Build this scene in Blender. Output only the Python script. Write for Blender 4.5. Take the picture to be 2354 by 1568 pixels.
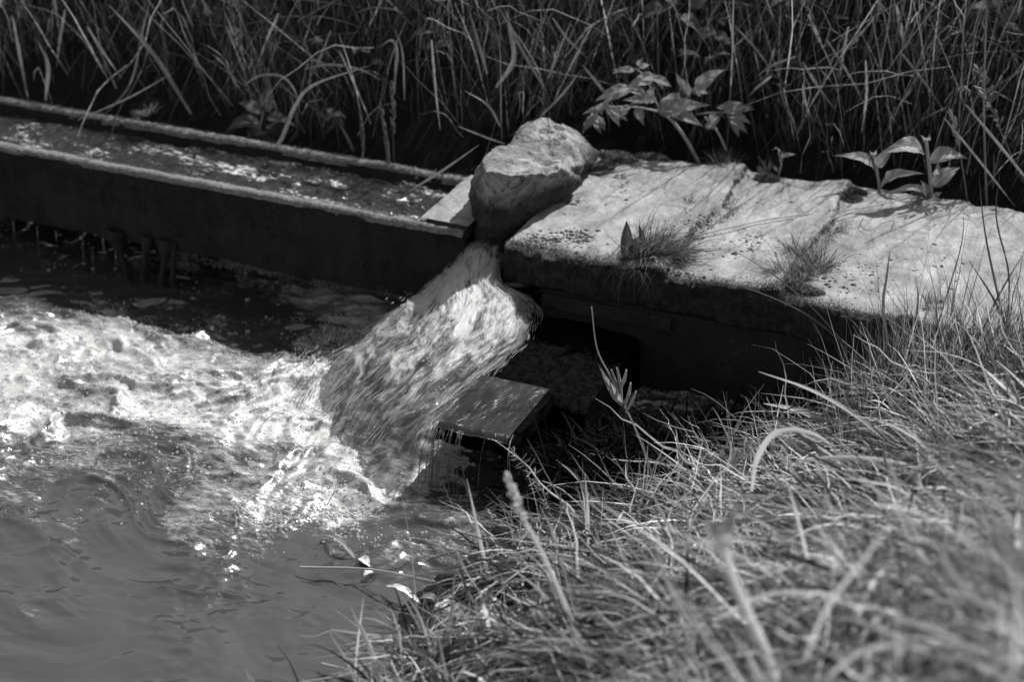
import bpy, bmesh, math, random
import numpy as np
from math import radians as rad
random.seed(7); RNG = np.random.default_rng(7)
C = bpy.context.scene
for o in list(bpy.data.objects): bpy.data.objects.remove(o)

# ------------------------------------------------------------------ camera, sky, sun, exposure
LENS = 60.0; PITCH = rad(28.5); AZ = rad(23.5); DIST = 5.3
H = np.array([-math.sin(AZ), math.cos(AZ), 0.0]); R = np.array([math.cos(AZ), math.sin(AZ), 0.0])
FW = H*math.cos(PITCH) - np.array([0, 0, math.sin(PITCH)]); UP = np.cross(R, FW)
CAM = -FW*DIST
F = LENS/36*2354
cd = bpy.data.cameras.new('camera'); cam = bpy.data.objects.new('camera', cd); C.collection.objects.link(cam)
cd.lens = LENS; cd.sensor_width = 36; cd.clip_end = 500; cd.clip_start = 0.05
cam.location = CAM; cam.rotation_euler = (math.pi/2-PITCH, 0, AZ)
cd.dof.use_dof = True; cd.dof.focus_distance = 5.35; cd.dof.aperture_fstop = 1.6
C.camera = cam
w = bpy.data.worlds.new("World"); C.world = w; w.use_nodes = True
nt = w.node_tree; nt.nodes.clear()
SUN_EL = rad(51); SUN_TURN = rad(46)          # turned right of the view direction, behind the scene
out = nt.nodes.new('ShaderNodeOutputWorld'); bg = nt.nodes.new('ShaderNodeBackground'); sky = nt.nodes.new('ShaderNodeTexSky'); bw = nt.nodes.new('ShaderNodeRGBToBW')
sky.sky_type = 'NISHITA'; sky.sun_disc = False; sky.sun_elevation = SUN_EL
sd = H*math.cos(SUN_TURN) + R*math.sin(SUN_TURN)     # horizontal direction to the sun
sky.sun_rotation = math.atan2(sd[0], sd[1])
nt.links.new(sky.outputs[0], bw.inputs[0]); nt.links.new(bw.outputs[0], bg.inputs[0]); nt.links.new(bg.outputs[0], out.inputs[0])
bg.inputs[1].default_value = 0.12
sl = bpy.data.lights.new('sun', 'SUN'); so = bpy.data.objects.new('sun', sl); C.collection.objects.link(so)
sl.energy = 4.5; sl.angle = rad(0.5); sl.color = (1, 0.995, 0.985)
from mathutils import Vector
sdir = Vector((sd[0]*math.cos(SUN_EL), sd[1]*math.cos(SUN_EL), math.sin(SUN_EL)))
so.rotation_euler = sdir.to_track_quat('Z', 'Y').to_euler()
C.view_settings.view_transform = 'Standard'; C.view_settings.look = 'None'
C.view_settings.exposure = 0.75; C.view_settings.gamma = 1
C.cycles.max_bounces = 6; C.cycles.transmission_bounces = 4; C.cycles.transparent_max_bounces = 6
C.cycles.caustics_reflective = False; C.cycles.caustics_refractive = False

# ------------------------------------------------------------------ placing helpers (photo measured on a 2354 x 1568 sheet)
def ray(px, py): return FW + R*((px-1177)/F) + UP*((784-py)/F)
def at_z(px, py, z):
    d = ray(px, py); return CAM + d*((z-CAM[2])/d[2])
def at_y(px, py, y):
    d = ray(px, py); return CAM + d*((y-CAM[1])/d[1])
def at_g(px, py, g):                                  # on the upright plane g metres ahead of the camera
    d = ray(px, py); return CAM + d*(g/np.dot(d, H))
def ahead(p): return float(np.dot(np.asarray(p)-CAM, H))
def to_px(P):
    v = np.asarray(P)-CAM; f = v@FW
    return 1177+F*(v@R)/f, 784-F*(v@UP)/f

# ------------------------------------------------------------------ noise
def _h(ix, iy, iz, s):
    n = (ix*374761393 + iy*668265263 + iz*2147483647*3 + s*974634777) & 0xffffffff
    n = ((n ^ (n >> 13))*1274126177) & 0xffffffff
    n = ((n ^ (n >> 16))*2246822519) & 0xffffffff
    return ((n ^ (n >> 15)) & 0xffffff)/float(0xffffff)
def noise(p, s=0):
    p = np.asarray(p, float); i = np.floor(p).astype(np.int64); f = p-i; u = f*f*f*(f*(f*6-15)+10)
    r = 0
    for a in (0, 1):
        for b in (0, 1):
            for c in (0, 1):
                wgt = (u[..., 0] if a else 1-u[..., 0])*(u[..., 1] if b else 1-u[..., 1])*(u[..., 2] if c else 1-u[..., 2])
                r = r + wgt*_h(i[..., 0]+a, i[..., 1]+b, i[..., 2]+c, s)
    return r*2-1
def fbm(p, octv=4, s=0, gain=.5):
    p = np.asarray(p, float); a = 1; r = 0; t = 0
    for k in range(octv):
        r = r + a*noise(p*(2.03**k)+17.3*k, s+k); t += a; a *= gain
    return r/t
def v3(x, y, z=0):
    x, y = np.broadcast_arrays(x, y); return np.stack([x, y, np.broadcast_to(z, x.shape)], -1)

# ------------------------------------------------------------------ materials
def mat(name):
    m = bpy.data.materials.new(name); m.use_nodes = True; n = m.node_tree; n.nodes.clear()
    return m, n
def nd(n, t, **k):
    x = n.nodes.new(t)
    for a, b in k.items():
        if a.startswith('i_'): x.inputs[a[2:].replace('_', ' ')].default_value = b
        else: setattr(x, a, b)
    return x
def ramp(n, stops, src, interp='LINEAR'):
    r = n.nodes.new('ShaderNodeValToRGB'); r.color_ramp.interpolation = interp
    e = r.color_ramp.elements
    while len(e) < len(stops): e.new(0.5)
    for k, (p, v) in enumerate(stops): e[k].position = p; e[k].color = (v, v, v, 1)
    n.links.new(src, r.inputs[0]); return r.outputs[0]
def coords(n, scale=(1, 1, 1), kind='Object'):
    t = n.nodes.new('ShaderNodeTexCoord'); m = n.nodes.new('ShaderNodeMapping'); m.inputs['Scale'].default_value = scale
    n.links.new(t.outputs[kind], m.inputs[0]); return m.outputs[0]
def ntex(n, vec, scale, detail=6, rough=.6, dist=0):
    t = nd(n, 'ShaderNodeTexNoise'); t.inputs['Scale'].default_value = scale; t.inputs['Detail'].default_value = detail
    t.inputs['Roughness'].default_value = rough; t.inputs['Distortion'].default_value = dist
    n.links.new(vec, t.inputs['Vector']); return t.outputs[0]
def bump(n, h, strength, dist, prev=None):
    b = nd(n, 'ShaderNodeBump'); b.inputs['Strength'].default_value = strength; b.inputs['Distance'].default_value = dist
    n.links.new(h, b.inputs['Height'])
    if prev is not None: n.links.new(prev, b.inputs['Normal'])
    return b.outputs[0]
def princ(n, base, rough=.9, normal=None, ior=1.45, spec=.3):
    p = nd(n, 'ShaderNodeBsdfPrincipled'); o = nd(n, 'ShaderNodeOutputMaterial')
    for key, v in (('Base Color', base), ('Roughness', rough)):
        if isinstance(v, (int, float)): p.inputs[key].default_value = (v, v, v, 1) if key == 'Base Color' else v
        else: n.links.new(v, p.inputs[key])
    p.inputs['IOR'].default_value = ior; p.inputs['Specular IOR Level'].default_value = spec
    if normal is not None: n.links.new(normal, p.inputs['Normal'])
    n.links.new(p.outputs[0], o.inputs[0]); return p, o
def mixv(n, a, b, f, mode='MIX'):
    m = nd(n, 'ShaderNodeMix', data_type='RGBA', blend_type=mode)
    for k, v in ((0, f), (6, a), (7, b)):
        if isinstance(v, (int, float)): m.inputs[k].default_value = v if k == 0 else (v, v, v, 1)
        else: n.links.new(v, m.inputs[k])
    return m.outputs[2]

def mul(n, a, k):
    x = nd(n, 'ShaderNodeMath', operation='MULTIPLY'); n.links.new(a, x.inputs[0]); x.inputs[1].default_value = k; return x.outputs[0]
def mat_concrete(name, lo, hi, dirt, dirt_amt=.5, streak=(1, 1, 1), rough=.9, bs=.6):
    m, n = mat(name); co = coords(n); cs = coords(n, streak)
    a = ramp(n, [(.25, lo), (.75, hi)], ntex(n, cs, 7, 8, .7))
    sp = ramp(n, [(.53-.12*dirt_amt, 0), (.66-.08*dirt_amt, 1)], ntex(n, co, 5, 10, .78))
    fine = ramp(n, [(.55, 0), (.66, 1)], ntex(n, co, 60, 4, .7))
    sp2 = mixv(n, 0.0, fine, sp)
    c = mixv(n, a, dirt, sp2)
    c = mixv(n, c, dirt, ramp(n, [(.62, 0), (.72, .8)], ntex(n, co, 23, 8, .75)))
    nrm = bump(n, ntex(n, cs, 30, 8, .75), bs, .006); nrm = bump(n, ntex(n, co, 170, 4, .7), bs*.6, .0018, nrm)
    princ(n, c, rough, nrm); return m
def mat_slab(name, lo, hi):
    m, n = mat(name); co = coords(n); cs = coords(n, (1.8, .9, 1)); ci = coords(n, (.8, 3, 1))
    a = ramp(n, [(.28, lo), (.5, (lo+hi)/2), (.72, hi)], ntex(n, cs, 9, 9, .72, .3))
    a = mixv(n, a, ramp(n, [(.3, .25), (.7, .8)], ntex(n, co, 3.2, 7, .65)), .55, 'OVERLAY')
    a = mixv(n, a, ramp(n, [(.35, .3), (.65, .7)], ntex(n, co, 120, 4, .8)), .6, 'OVERLAY')
    stain = ramp(n, [(.56, 0), (.68, .75)], ntex(n, ci, 4.5, 10, .75))
    c = mixv(n, a, .09, stain)
    pit = ramp(n, [(.60, 0), (.66, 1)], ntex(n, co, 46, 5, .75))
    c = mixv(n, c, .04, mixv(n, 0.0, pit, ramp(n, [(.42, 0), (.62, 1)], ntex(n, co, 4, 6, .7))))
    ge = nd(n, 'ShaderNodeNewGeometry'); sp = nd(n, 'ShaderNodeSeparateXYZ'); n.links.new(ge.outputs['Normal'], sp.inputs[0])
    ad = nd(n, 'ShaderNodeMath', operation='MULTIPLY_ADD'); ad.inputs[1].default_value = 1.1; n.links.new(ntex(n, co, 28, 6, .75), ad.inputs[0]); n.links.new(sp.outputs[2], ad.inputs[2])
    side = ramp(n, [(.0, 1), (.56, 1), (.66, 0)], mul(n, ad.outputs[0], .5))   # shade put into the colour of upright faces, with algae and dirt
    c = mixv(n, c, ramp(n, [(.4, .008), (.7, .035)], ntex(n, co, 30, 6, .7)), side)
    nrm = bump(n, ntex(n, cs, 14, 9, .75), .9, .008); nrm = bump(n, ntex(n, co, 110, 5, .75), .8, .0025, nrm)
    princ(n, c, .9, nrm); return m
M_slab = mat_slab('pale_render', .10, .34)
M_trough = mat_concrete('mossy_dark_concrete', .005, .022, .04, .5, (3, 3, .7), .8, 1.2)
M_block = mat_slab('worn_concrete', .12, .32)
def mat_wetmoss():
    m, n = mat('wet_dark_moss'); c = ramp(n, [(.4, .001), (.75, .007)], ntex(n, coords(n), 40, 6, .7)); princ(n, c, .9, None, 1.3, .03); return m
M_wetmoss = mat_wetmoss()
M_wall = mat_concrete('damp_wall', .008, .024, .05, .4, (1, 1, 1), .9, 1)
def mat_rim():
    m, n = mat('lichen_rim'); co = coords(n)
    c = ramp(n, [(.3, .06), (.7, .24)], ntex(n, co, 70, 6, .8))
    princ(n, c, .95, bump(n, ntex(n, co, 130, 5, .8), 1, .004)); return m
M_rim = mat_rim()
def mat_rock():
    m, n = mat('rough_rock'); co = coords(n)
    c = ramp(n, [(.30, .05), (.48, .18), (.66, .42)], ntex(n, co, 7, 12, .78, .5))
    c = mixv(n, c, .035, ramp(n, [(.52, 0), (.62, .85)], ntex(n, co, 15, 9, .75, 1)))
    # dark foot: shade of the front put into the colour, besides wet from running water
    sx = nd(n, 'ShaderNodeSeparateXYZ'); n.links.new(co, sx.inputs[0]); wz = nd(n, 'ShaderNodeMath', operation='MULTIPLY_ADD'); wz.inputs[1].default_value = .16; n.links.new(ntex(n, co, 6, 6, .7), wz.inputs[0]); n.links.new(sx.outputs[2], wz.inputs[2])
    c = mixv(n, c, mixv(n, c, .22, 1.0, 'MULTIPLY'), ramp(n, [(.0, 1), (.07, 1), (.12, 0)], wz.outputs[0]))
    nrm = bump(n, ntex(n, co, 14, 10, .75, .4), 1, .02); nrm = bump(n, ntex(n, co, 90, 6, .75), .8, .004, nrm)
    princ(n, c, .85, nrm); return m
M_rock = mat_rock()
def mat_pale_stone():
    m, n = mat('pale_wet_stone'); co = coords(n)
    c = ramp(n, [(.35, .25), (.6, .75)], ntex(n, co, 25, 8, .7, .6))
    princ(n, c, .35, bump(n, ntex(n, co, 40, 8, .7), .8, .006)); return m
M_pstone = mat_pale_stone()
def mat_soil(name, lo, hi):
    m, n = mat(name); co = coords(n)
    c = ramp(n, [(.3, lo), (.7, hi)], ntex(n, co, 12, 10, .7))
    princ(n, c, .95, bump(n, ntex(n, co, 45, 8, .8), 1, .02)); return m
M_soil = mat_soil('dark_soil', .003, .01)
M_matsoil = mat_soil('thatch_soil', .004, .016)
def mat_leaf(name, stops, trans=.45, rough=.55, veins=False, spec=.3):
    m, n = mat(name); uv = nd(n, 'ShaderNodeUVMap'); sep = nd(n, 'ShaderNodeSeparateXYZ'); n.links.new(uv.outputs[0], sep.inputs[0])
    c = ramp(n, stops, sep.outputs[0])
    c = mixv(n, c, .5, ntex(n, coords(n), 40, 3, .6), 'OVERLAY')
    p, o = princ(n, c, rough, None, 1.45, spec)
    tr = nd(n, 'ShaderNodeBsdfTranslucent'); n.links.new(c, tr.inputs[0])
    mx = nd(n, 'ShaderNodeMixShader'); mx.inputs[0].default_value = trans
    n.links.new(p.outputs[0], mx.inputs[1]); n.links.new(tr.outputs[0], mx.inputs[2]); n.links.new(mx.outputs[0], o.inputs[0])
    return m
M_grass = mat_leaf('matted_grass', [(0, .015), (.45, .11), (.8, .44), (1, .85)], .45)
M_back = mat_leaf('bank_grass', [(0, .01), (.5, .034), (.8, .15), (1, .5)], .45)
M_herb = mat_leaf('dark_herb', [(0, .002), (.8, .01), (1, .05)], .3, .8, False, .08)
M_stem = mat_leaf('pale_stem', [(0, .25), (1, .5)], .35)
M_bstem = mat_leaf('back_stem', [(0, .1), (1, .34)], .4)
M_fstem = mat_leaf('near_stem', [(0, .35), (1, .65)], .3)
M_straw = mat_leaf('straw', [(0, .55), (1, .8)], .5)
M_dgreen = mat_leaf('dark_green_leaf', [(0, .05), (1, .13)], .3)
def mat_broad(name, lo, hi, trans):
    m, n = mat(name); uv = nd(n, 'ShaderNodeUVMap'); sep = nd(n, 'ShaderNodeSeparateXYZ'); n.links.new(uv.outputs[0], sep.inputs[0])
    # veins: u across (0..1, midrib .5), v along
    ab = nd(n, 'ShaderNodeMath', operation='ABSOLUTE'); su = nd(n, 'ShaderNodeMath', operation='SUBTRACT'); su.inputs[1].default_value = .5
    n.links.new(sep.outputs[0], su.inputs[0]); n.links.new(su.outputs[0], ab.inputs[0])
    ml = nd(n, 'ShaderNodeMath', operation='MULTIPLY_ADD'); ml.inputs[1].default_value = -1.1; n.links.new(ab.outputs[0], ml.inputs[0]); n.links.new(sep.outputs[1], ml.inputs[2])
    fr = nd(n, 'ShaderNodeMath', operation='MULTIPLY'); fr.inputs[1].default_value = 48.; n.links.new(ml.outputs[0], fr.inputs[0])
    sn = nd(n, 'ShaderNodeMath', operation='SINE'); n.links.new(fr.outputs[0], sn.inputs[0])
    vein = ramp(n, [(.0, 1), (.7, 1), (1, .45)], sn.outputs[0])
    mid = ramp(n, [(.0, 1), (.025, 1), (.05, 0)], ab.outputs[0])
    c = ramp(n, [(.3, lo), (.7, hi)], ntex(n, coords(n), 30, 5, .6))
    c = mixv(n, c, hi*1.35, mid)
    p, o = princ(n, c, .5, bump(n, sn.outputs[0], .5, .0015), 1.45, .4)
    tr = nd(n, 'ShaderNodeBsdfTranslucent'); n.links.new(c, tr.inputs[0])
    mx = nd(n, 'ShaderNodeMixShader'); mx.inputs[0].default_value = trans
    n.links.new(p.outputs[0], mx.inputs[1]); n.links.new(tr.outputs[0], mx.inputs[2]); n.links.new(mx.outputs[0], o.inputs[0])
    return m
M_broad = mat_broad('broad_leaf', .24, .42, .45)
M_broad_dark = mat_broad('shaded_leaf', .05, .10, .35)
def mat_moss():
    m, n = mat('moss'); uv = nd(n, 'ShaderNodeUVMap'); sep = nd(n, 'ShaderNodeSeparateXYZ'); n.links.new(uv.outputs[0], sep.inputs[0])
    princ(n, ramp(n, [(0, .05), (1, .2)], sep.outputs[0]), .9); return m
M_moss = mat_moss()
def mat_sidemoss():
    m, n = mat('side_moss'); princ(n, ramp(n, [(.3, .006), (.7, .035)], ntex(n, coords(n), 14, 5, .7)), .95, None, 1.3, .05); return m
M_sidemoss = mat_sidemoss()
def mat_rimmoss():
    m, n = mat('pale_moss'); uv = nd(n, 'ShaderNodeUVMap'); sep = nd(n, 'ShaderNodeSeparateXYZ'); n.links.new(uv.outputs[0], sep.inputs[0])
    princ(n, ramp(n, [(0, .05), (1, .3)], sep.outputs[0]), .9); return m
M_rimmoss = mat_rimmoss()
def mat_pool():
    m, n = mat('murky_water')
    at = nd(n, 'ShaderNodeAttribute', attribute_name='foam'); co = coords(n); cs = coords(n, (.55, 1.3, 1))
    fo = at.outputs['Fac']
    fine = ntex(n, cs, 45, 8, .75, 1.2); med = ntex(n, cs, 9, 6, .65, 1.5)
    ad = nd(n, 'ShaderNodeMath', operation='MULTIPLY_ADD'); ad.inputs[1].default_value = .9; n.links.new(fine, ad.inputs[0]); n.links.new(fo, ad.inputs[2])
    a2 = nd(n, 'ShaderNodeMath', operation='MULTIPLY_ADD'); a2.inputs[1].default_value = .8; n.links.new(med, a2.inputs[0]); n.links.new(ad.outputs[0], a2.inputs[2])
    f = ramp(n, [(.0, 0), (.54, 0), (.68, .45), (.95, 1)], nd_half(n, a2.outputs[0]))
    base = mixv(n, .038, .62, f)
    rough = mixv(n, .08, .7, f)
    nrm = bump(n, ntex(n, cs, 10, 3, .5, .8), .2, .006)
    nrm = bump(n, fine, mul(n, f, .9), .006, nrm) if False else bump(n, fine, .0, .006, nrm)
    b2 = nd(n, 'ShaderNodeBump'); b2.inputs['Distance'].default_value = .01; n.links.new(f, b2.inputs['Strength']); n.links.new(fine, b2.inputs['Height']); n.links.new(nrm, b2.inputs['Normal'])
    p, o = princ(n, base, rough, b2.outputs[0], 1.5, 1.0)
    return m
def _old(n, a, k):
    x = nd(n, 'ShaderNodeMath', operation='MULTIPLY'); n.links.new(a, x.inputs[0]); x.inputs[1].default_value = k; return x.outputs[0]
def nd_half(n, a):
    return mul(n, a, .5)
M_pool = mat_pool()
def mat_channel():
    m, n = mat('channel_water'); cs = coords(n, (.5, 1.2, 1))
    at = nd(n, 'ShaderNodeAttribute', attribute_name='foam')
    fine = ntex(n, cs, 60, 6, .7, 1)
    ad = nd(n, 'ShaderNodeMath', operation='ADD'); n.links.new(fine, ad.inputs[0]); n.links.new(at.outputs['Fac'], ad.inputs[1])
    f = ramp(n, [(.62, 0), (.82, 1)], ad.outputs[0])
    nrm = bump(n, ntex(n, cs, 26, 5, .6, 1), .6, .006)
    princ(n, mixv(n, .028, .8, f), .07, nrm, 1.33, .5); return m
M_chan = mat_channel()
def mat_fall():
    m, n = mat('falling_water'); uv = nd(n, 'ShaderNodeUVMap')
    def st(sx, sy):
        mp = nd(n, 'ShaderNodeMapping'); mp.inputs['Scale'].default_value = (sx, sy, 1); n.links.new(uv.outputs[0], mp.inputs[0]); return mp.outputs[0]
    s1 = ntex(n, st(20, 7.5), 1.2, 6, .6, .9); s2 = ntex(n, st(60, 17), 1.5, 5, .7, .6); s3 = ntex(n, st(9, 4.5), 1.2, 4, .55, .8)
    at = nd(n, 'ShaderNodeAttribute', attribute_name='foam')
    a = nd(n, 'ShaderNodeMath', operation='MULTIPLY_ADD'); a.inputs[1].default_value = .6; n.links.new(s2, a.inputs[0]); n.links.new(s1, a.inputs[2])
    b = nd(n, 'ShaderNodeMath', operation='MULTIPLY_ADD'); b.inputs[1].default_value = .9; n.links.new(s3, b.inputs[0]); n.links.new(a.outputs[0], b.inputs[2])
    d = nd(n, 'ShaderNodeMath', operation='ADD'); n.links.new(b.outputs[0], d.inputs[0]); n.links.new(at.outputs['Fac'], d.inputs[1])
    f = ramp(n, [(.0, .0), (.53, .04), (.64, .3), (.76, 1)], mul(n, d.outputs[0], .5))
    nrm = bump(n, a.outputs[0], .8, .012)
    p, o = princ(n, mixv(n, .04, .56, f), mixv(n, .09, .35, f), nrm, 1.45, .7)
    tp = nd(n, 'ShaderNodeBsdfTransparent'); tl = nd(n, 'ShaderNodeBsdfTranslucent'); n.links.new(mixv(n, .06, .55, f), tl.inputs[0])
    m1 = nd(n, 'ShaderNodeMixShader'); m1.inputs[0].default_value = .35; m2 = nd(n, 'ShaderNodeMixShader')
    n.links.new(p.outputs[0], m1.inputs[1]); n.links.new(tl.outputs[0], m1.inputs[2])
    th = nd(n, 'ShaderNodeAttribute', attribute_name='thin'); mxx = nd(n, 'ShaderNodeMath', operation='MAXIMUM'); n.links.new(ramp(n, [(.3, .42), (.75, .0)], f), mxx.inputs[0]); n.links.new(th.outputs['Fac'], mxx.inputs[1]); n.links.new(mxx.outputs[0], m2.inputs[0]); n.links.new(m1.outputs[0], m2.inputs[1]); n.links.new(tp.outputs[0], m2.inputs[2]); n.links.new(m2.outputs[0], o.inputs[0])
    return m
M_fall = mat_fall()
def mat_thin():
    m, n = mat('thin_water'); uv = nd(n, 'ShaderNodeUVMap'); co = coords(n, (1.4, .6, 1))
    nrm = bump(n, ntex(n, co, 16, 5, .6, 2.5), .9, .005)
    princ(n, ramp(n, [(.3, .008), (.7, .03)], ntex(n, co, 10, 5)), .22, nrm, 1.33, .5); return m
M_thin = mat_thin()
def mat_bubble():
    m, n = mat('bubble'); lw = nd(n, 'ShaderNodeLayerWeight'); lw.inputs[0].default_value = .35
    g = nd(n, 'ShaderNodeBsdfGlossy'); g.inputs['Roughness'].default_value = .06; g.inputs[0].default_value = (.95, .95, .95, 1)
    t = nd(n, 'ShaderNodeBsdfTransparent'); mx = nd(n, 'ShaderNodeMixShader'); o = nd(n, 'ShaderNodeOutputMaterial')
    f = ramp(n, [(0, .12), (.6, .3), (1, .9)], lw.outputs['Facing'])
    n.links.new(f, mx.inputs[0]); n.links.new(t.outputs[0], mx.inputs[1]); n.links.new(g.outputs[0], mx.inputs[2]); n.links.new(mx.outputs[0], o.inputs[0]); return m
M_bubble = mat_bubble()
def mat_strand():
    m, n = mat('strand_water'); p, o = princ(n, .16, .08, None, 1.5, .7); tp = nd(n, 'ShaderNodeBsdfTransparent'); mx = nd(n, 'ShaderNodeMixShader'); mx.inputs[0].default_value = .4; n.links.new(p.outputs[0], mx.inputs[1]); n.links.new(tp.outputs[0], mx.inputs[2]); n.links.new(mx.outputs[0], o.inputs[0]); return m
M_strand = mat_strand()
def mat_froth():
    m, n = mat('froth'); p, o = princ(n, .5, .12, None, 1.33, .6); tr = nd(n, 'ShaderNodeBsdfTranslucent'); tr.inputs[0].default_value = (.85, .85, .85, 1); tp = nd(n, 'ShaderNodeBsdfTransparent'); mx = nd(n, 'ShaderNodeMixShader'); mx.inputs[0].default_value = .45; m2 = nd(n, 'ShaderNodeMixShader'); m2.inputs[0].default_value = .35
    n.links.new(p.outputs[0], mx.inputs[1]); n.links.new(tr.outputs[0], mx.inputs[2]); n.links.new(mx.outputs[0], m2.inputs[1]); n.links.new(tp.outputs[0], m2.inputs[2]); n.links.new(m2.outputs[0], o.inputs[0]); return m
M_froth = mat_froth()

# ------------------------------------------------------------------ mesh helpers
def tag(o, label=None, cat=None, group=None, kind=None):
    if label: o['label'] = label
    if cat: o['category'] = cat
    if group: o['group'] = group
    if kind: o['kind'] = kind
    return o
def link(name, me, m, parent=None, loc=None):
    if m: me.materials.append(m)
    o = bpy.data.objects.new(name, me); C.collection.objects.link(o)
    if parent is not None: o.parent = parent
    if loc is not None: o.location = loc
    return o
def empty(name, loc, label, cat, group=None):
    o = bpy.data.objects.new(name, None); C.collection.objects.link(o); o.location = tuple(map(float, loc)); o.empty_display_size = .05
    return tag(o, label, cat, group)
def np_mesh(name, V, Q, uv=None, attr=None, smooth=True):
    V = np.asarray(V, np.float32).reshape(-1, 3); Q = np.asarray(Q, np.int32); k = Q.shape[1]
    me = bpy.data.meshes.new(name); me.vertices.add(len(V)); me.vertices.foreach_set('co', V.ravel())
    me.loops.add(Q.size); me.loops.foreach_set('vertex_index', Q.ravel())
    me.polygons.add(len(Q)); me.polygons.foreach_set('loop_start', np.arange(0, Q.size, k, dtype=np.int32))
    if uv is not None:
        l = me.uv_layers.new(name='UVMap'); l.data.foreach_set('uv', np.asarray(uv, np.float32).reshape(-1, 2)[Q.ravel()].ravel())
    me.update(calc_edges=True)
    if smooth: me.polygons.foreach_set('use_smooth', np.ones(len(Q), bool))
    if attr:
        for kx, val in attr.items():
            a = me.attributes.new(kx, 'FLOAT', 'POINT'); a.data.foreach_set('value', np.asarray(val, np.float32).ravel())
    me.validate(); return me
def grid_faces(nu, nv, wrap=False):
    i = np.arange(nu-1)[:, None]*nv; nn = nv if wrap else nv-1
    j = np.arange(nn)[None]; j2 = (j+1) % nv
    return np.stack([i+j, i+j2, i+nv+j2, i+nv+j], -1).reshape(-1, 4)
def sheet(name, P, m, uv=None, attr=None, parent=None):
    nu, nv = P.shape[:2]
    return link(name, np_mesh(name, P.reshape(-1, 3), grid_faces(nu, nv), uv, attr), m, parent)
def blades(base, d, L, W, grav, K=5, wvec=None, tone=None, seg_noise=0, taper=.9):
    """many grass blades: V, Q, uv"""
    N = len(base); t = np.linspace(0, 1, K+1)[None, :, None]
    d = d/np.linalg.norm(d, axis=1, keepdims=True)
    p = base[:, None]+L[:, None, None]*(d[:, None]*t + np.array([0, 0, -1.])*grav[:, None, None]*t**2.2)
    if seg_noise: p[:, 1:] += RNG.normal(0, 1, (N, K, 3)).cumsum(1)*seg_noise*L[:, None, None]
    if wvec is None:
        rv = RNG.normal(size=(N, 3)); wvec = np.cross(d, rv)
    wvec = wvec/np.linalg.norm(wvec, axis=1, keepdims=True)
    wt = W[:, None, None]*.5*np.clip(1-t**1.6*taper, .06, 1)*np.clip(.55+t*2, 0, 1)
    V = np.stack([p-wvec[:, None]*wt, p+wvec[:, None]*wt], 2).reshape(-1, 3)
    b = (np.arange(N)*(K+1)*2)[:, None]+(np.arange(K)*2)[None]
    Q = np.stack([b, b+1, b+3, b+2], -1).reshape(-1, 4)
    if tone is None: tone = RNG.random(N)
    uv = np.stack([np.repeat(tone, (K+1)*2), np.tile(np.repeat(np.linspace(0, 1, K+1), 2), N)], -1)
    return V, Q, uv
def join(parts):
    V, Q, U, o = [], [], [], 0
    for v, q, u in parts: V.append(v); Q.append(q+o); U.append(u); o += len(v)
    return np.concatenate(V), np.concatenate(Q), np.concatenate(U)
def spline(P, n):
    P = np.asarray(P, float); k = len(P)
    if k < 3: return P[0]+(P[-1]-P[0])*np.linspace(0, 1, n)[:, None]
    Q = np.vstack([2*P[0]-P[1], P, 2*P[-1]-P[-2]]); s = np.linspace(0, k-1-1e-6, n); i = s.astype(int); t = (s-i)[:, None]
    a, b, c, d = Q[i], Q[i+1], Q[i+2], Q[i+3]
    return .5*(2*b+(c-a)*t+(2*a-5*b+4*c-d)*t**2+(-a+3*b-3*c+d)*t**3)
def frame(T):
    T = T/np.linalg.norm(T, axis=1, keepdims=True)
    n = np.cross(T, FW); n /= np.linalg.norm(n, axis=1, keepdims=True)+1e-9
    return T, n, np.cross(T, n)
def tube(P, r, n=8, seg=None, lump=0):
    P = spline(P, seg or max(8, len(P)*6)); m = len(P); T, a, b = frame(np.gradient(P, axis=0))
    r = np.interp(np.linspace(0, 1, m), np.linspace(0, 1, len(np.atleast_1d(r))), np.atleast_1d(r)) if np.size(r) > 1 else np.full(m, float(r))
    if lump: r = r*(1+lump*noise(np.stack([np.arange(m)*.9, np.zeros(m), np.zeros(m)], -1), 5))
    th = np.linspace(0, 2*np.pi, n, endpoint=False)
    V = P[:, None]+r[:, None, None]*(a[:, None]*np.cos(th)[None, :, None]+b[:, None]*np.sin(th)[None, :, None])
    Q = grid_faces(m, n, True)
    uv = np.stack([np.full((m, n), random.random()), np.repeat(np.linspace(0, 1, m)[:, None], n, 1)], -1).reshape(-1, 2)
    return V.reshape(-1, 3), Q, uv
def ribbon(P, wd, fold=.25, twist=0, seg=14, side=None, tone=None):
    """a folded blade along P; wd widths in metres along it"""
    P = spline(P, seg); m = len(P); T, a, b = frame(np.gradient(P, axis=0))
    if side is not None:
        a = np.cross(T, np.cross(np.asarray(side, float)[None], T)); a /= np.linalg.norm(a, axis=1, keepdims=True); b = np.cross(T, a)
    ww = np.interp(np.linspace(0, 1, m), np.linspace(0, 1, len(wd)), wd)*.5
    ang = np.linspace(0, twist, m)[:, None]; s = a*np.cos(ang)+b*np.sin(ang); q = np.cross(T, s)
    cols = [P-s*ww[:, None]+q*(ww*fold)[:, None], P, P+s*ww[:, None]+q*(ww*fold)[:, None]]
    V = np.stack(cols, 1).reshape(-1, 3)
    tn = random.random() if tone is None else tone
    uv = np.stack([np.full((m, 3), tn), np.repeat(np.linspace(0, 1, m)[:, None], 3, 1)], -1).reshape(-1, 2)
    return V, grid_faces(m, 3), uv
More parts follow.
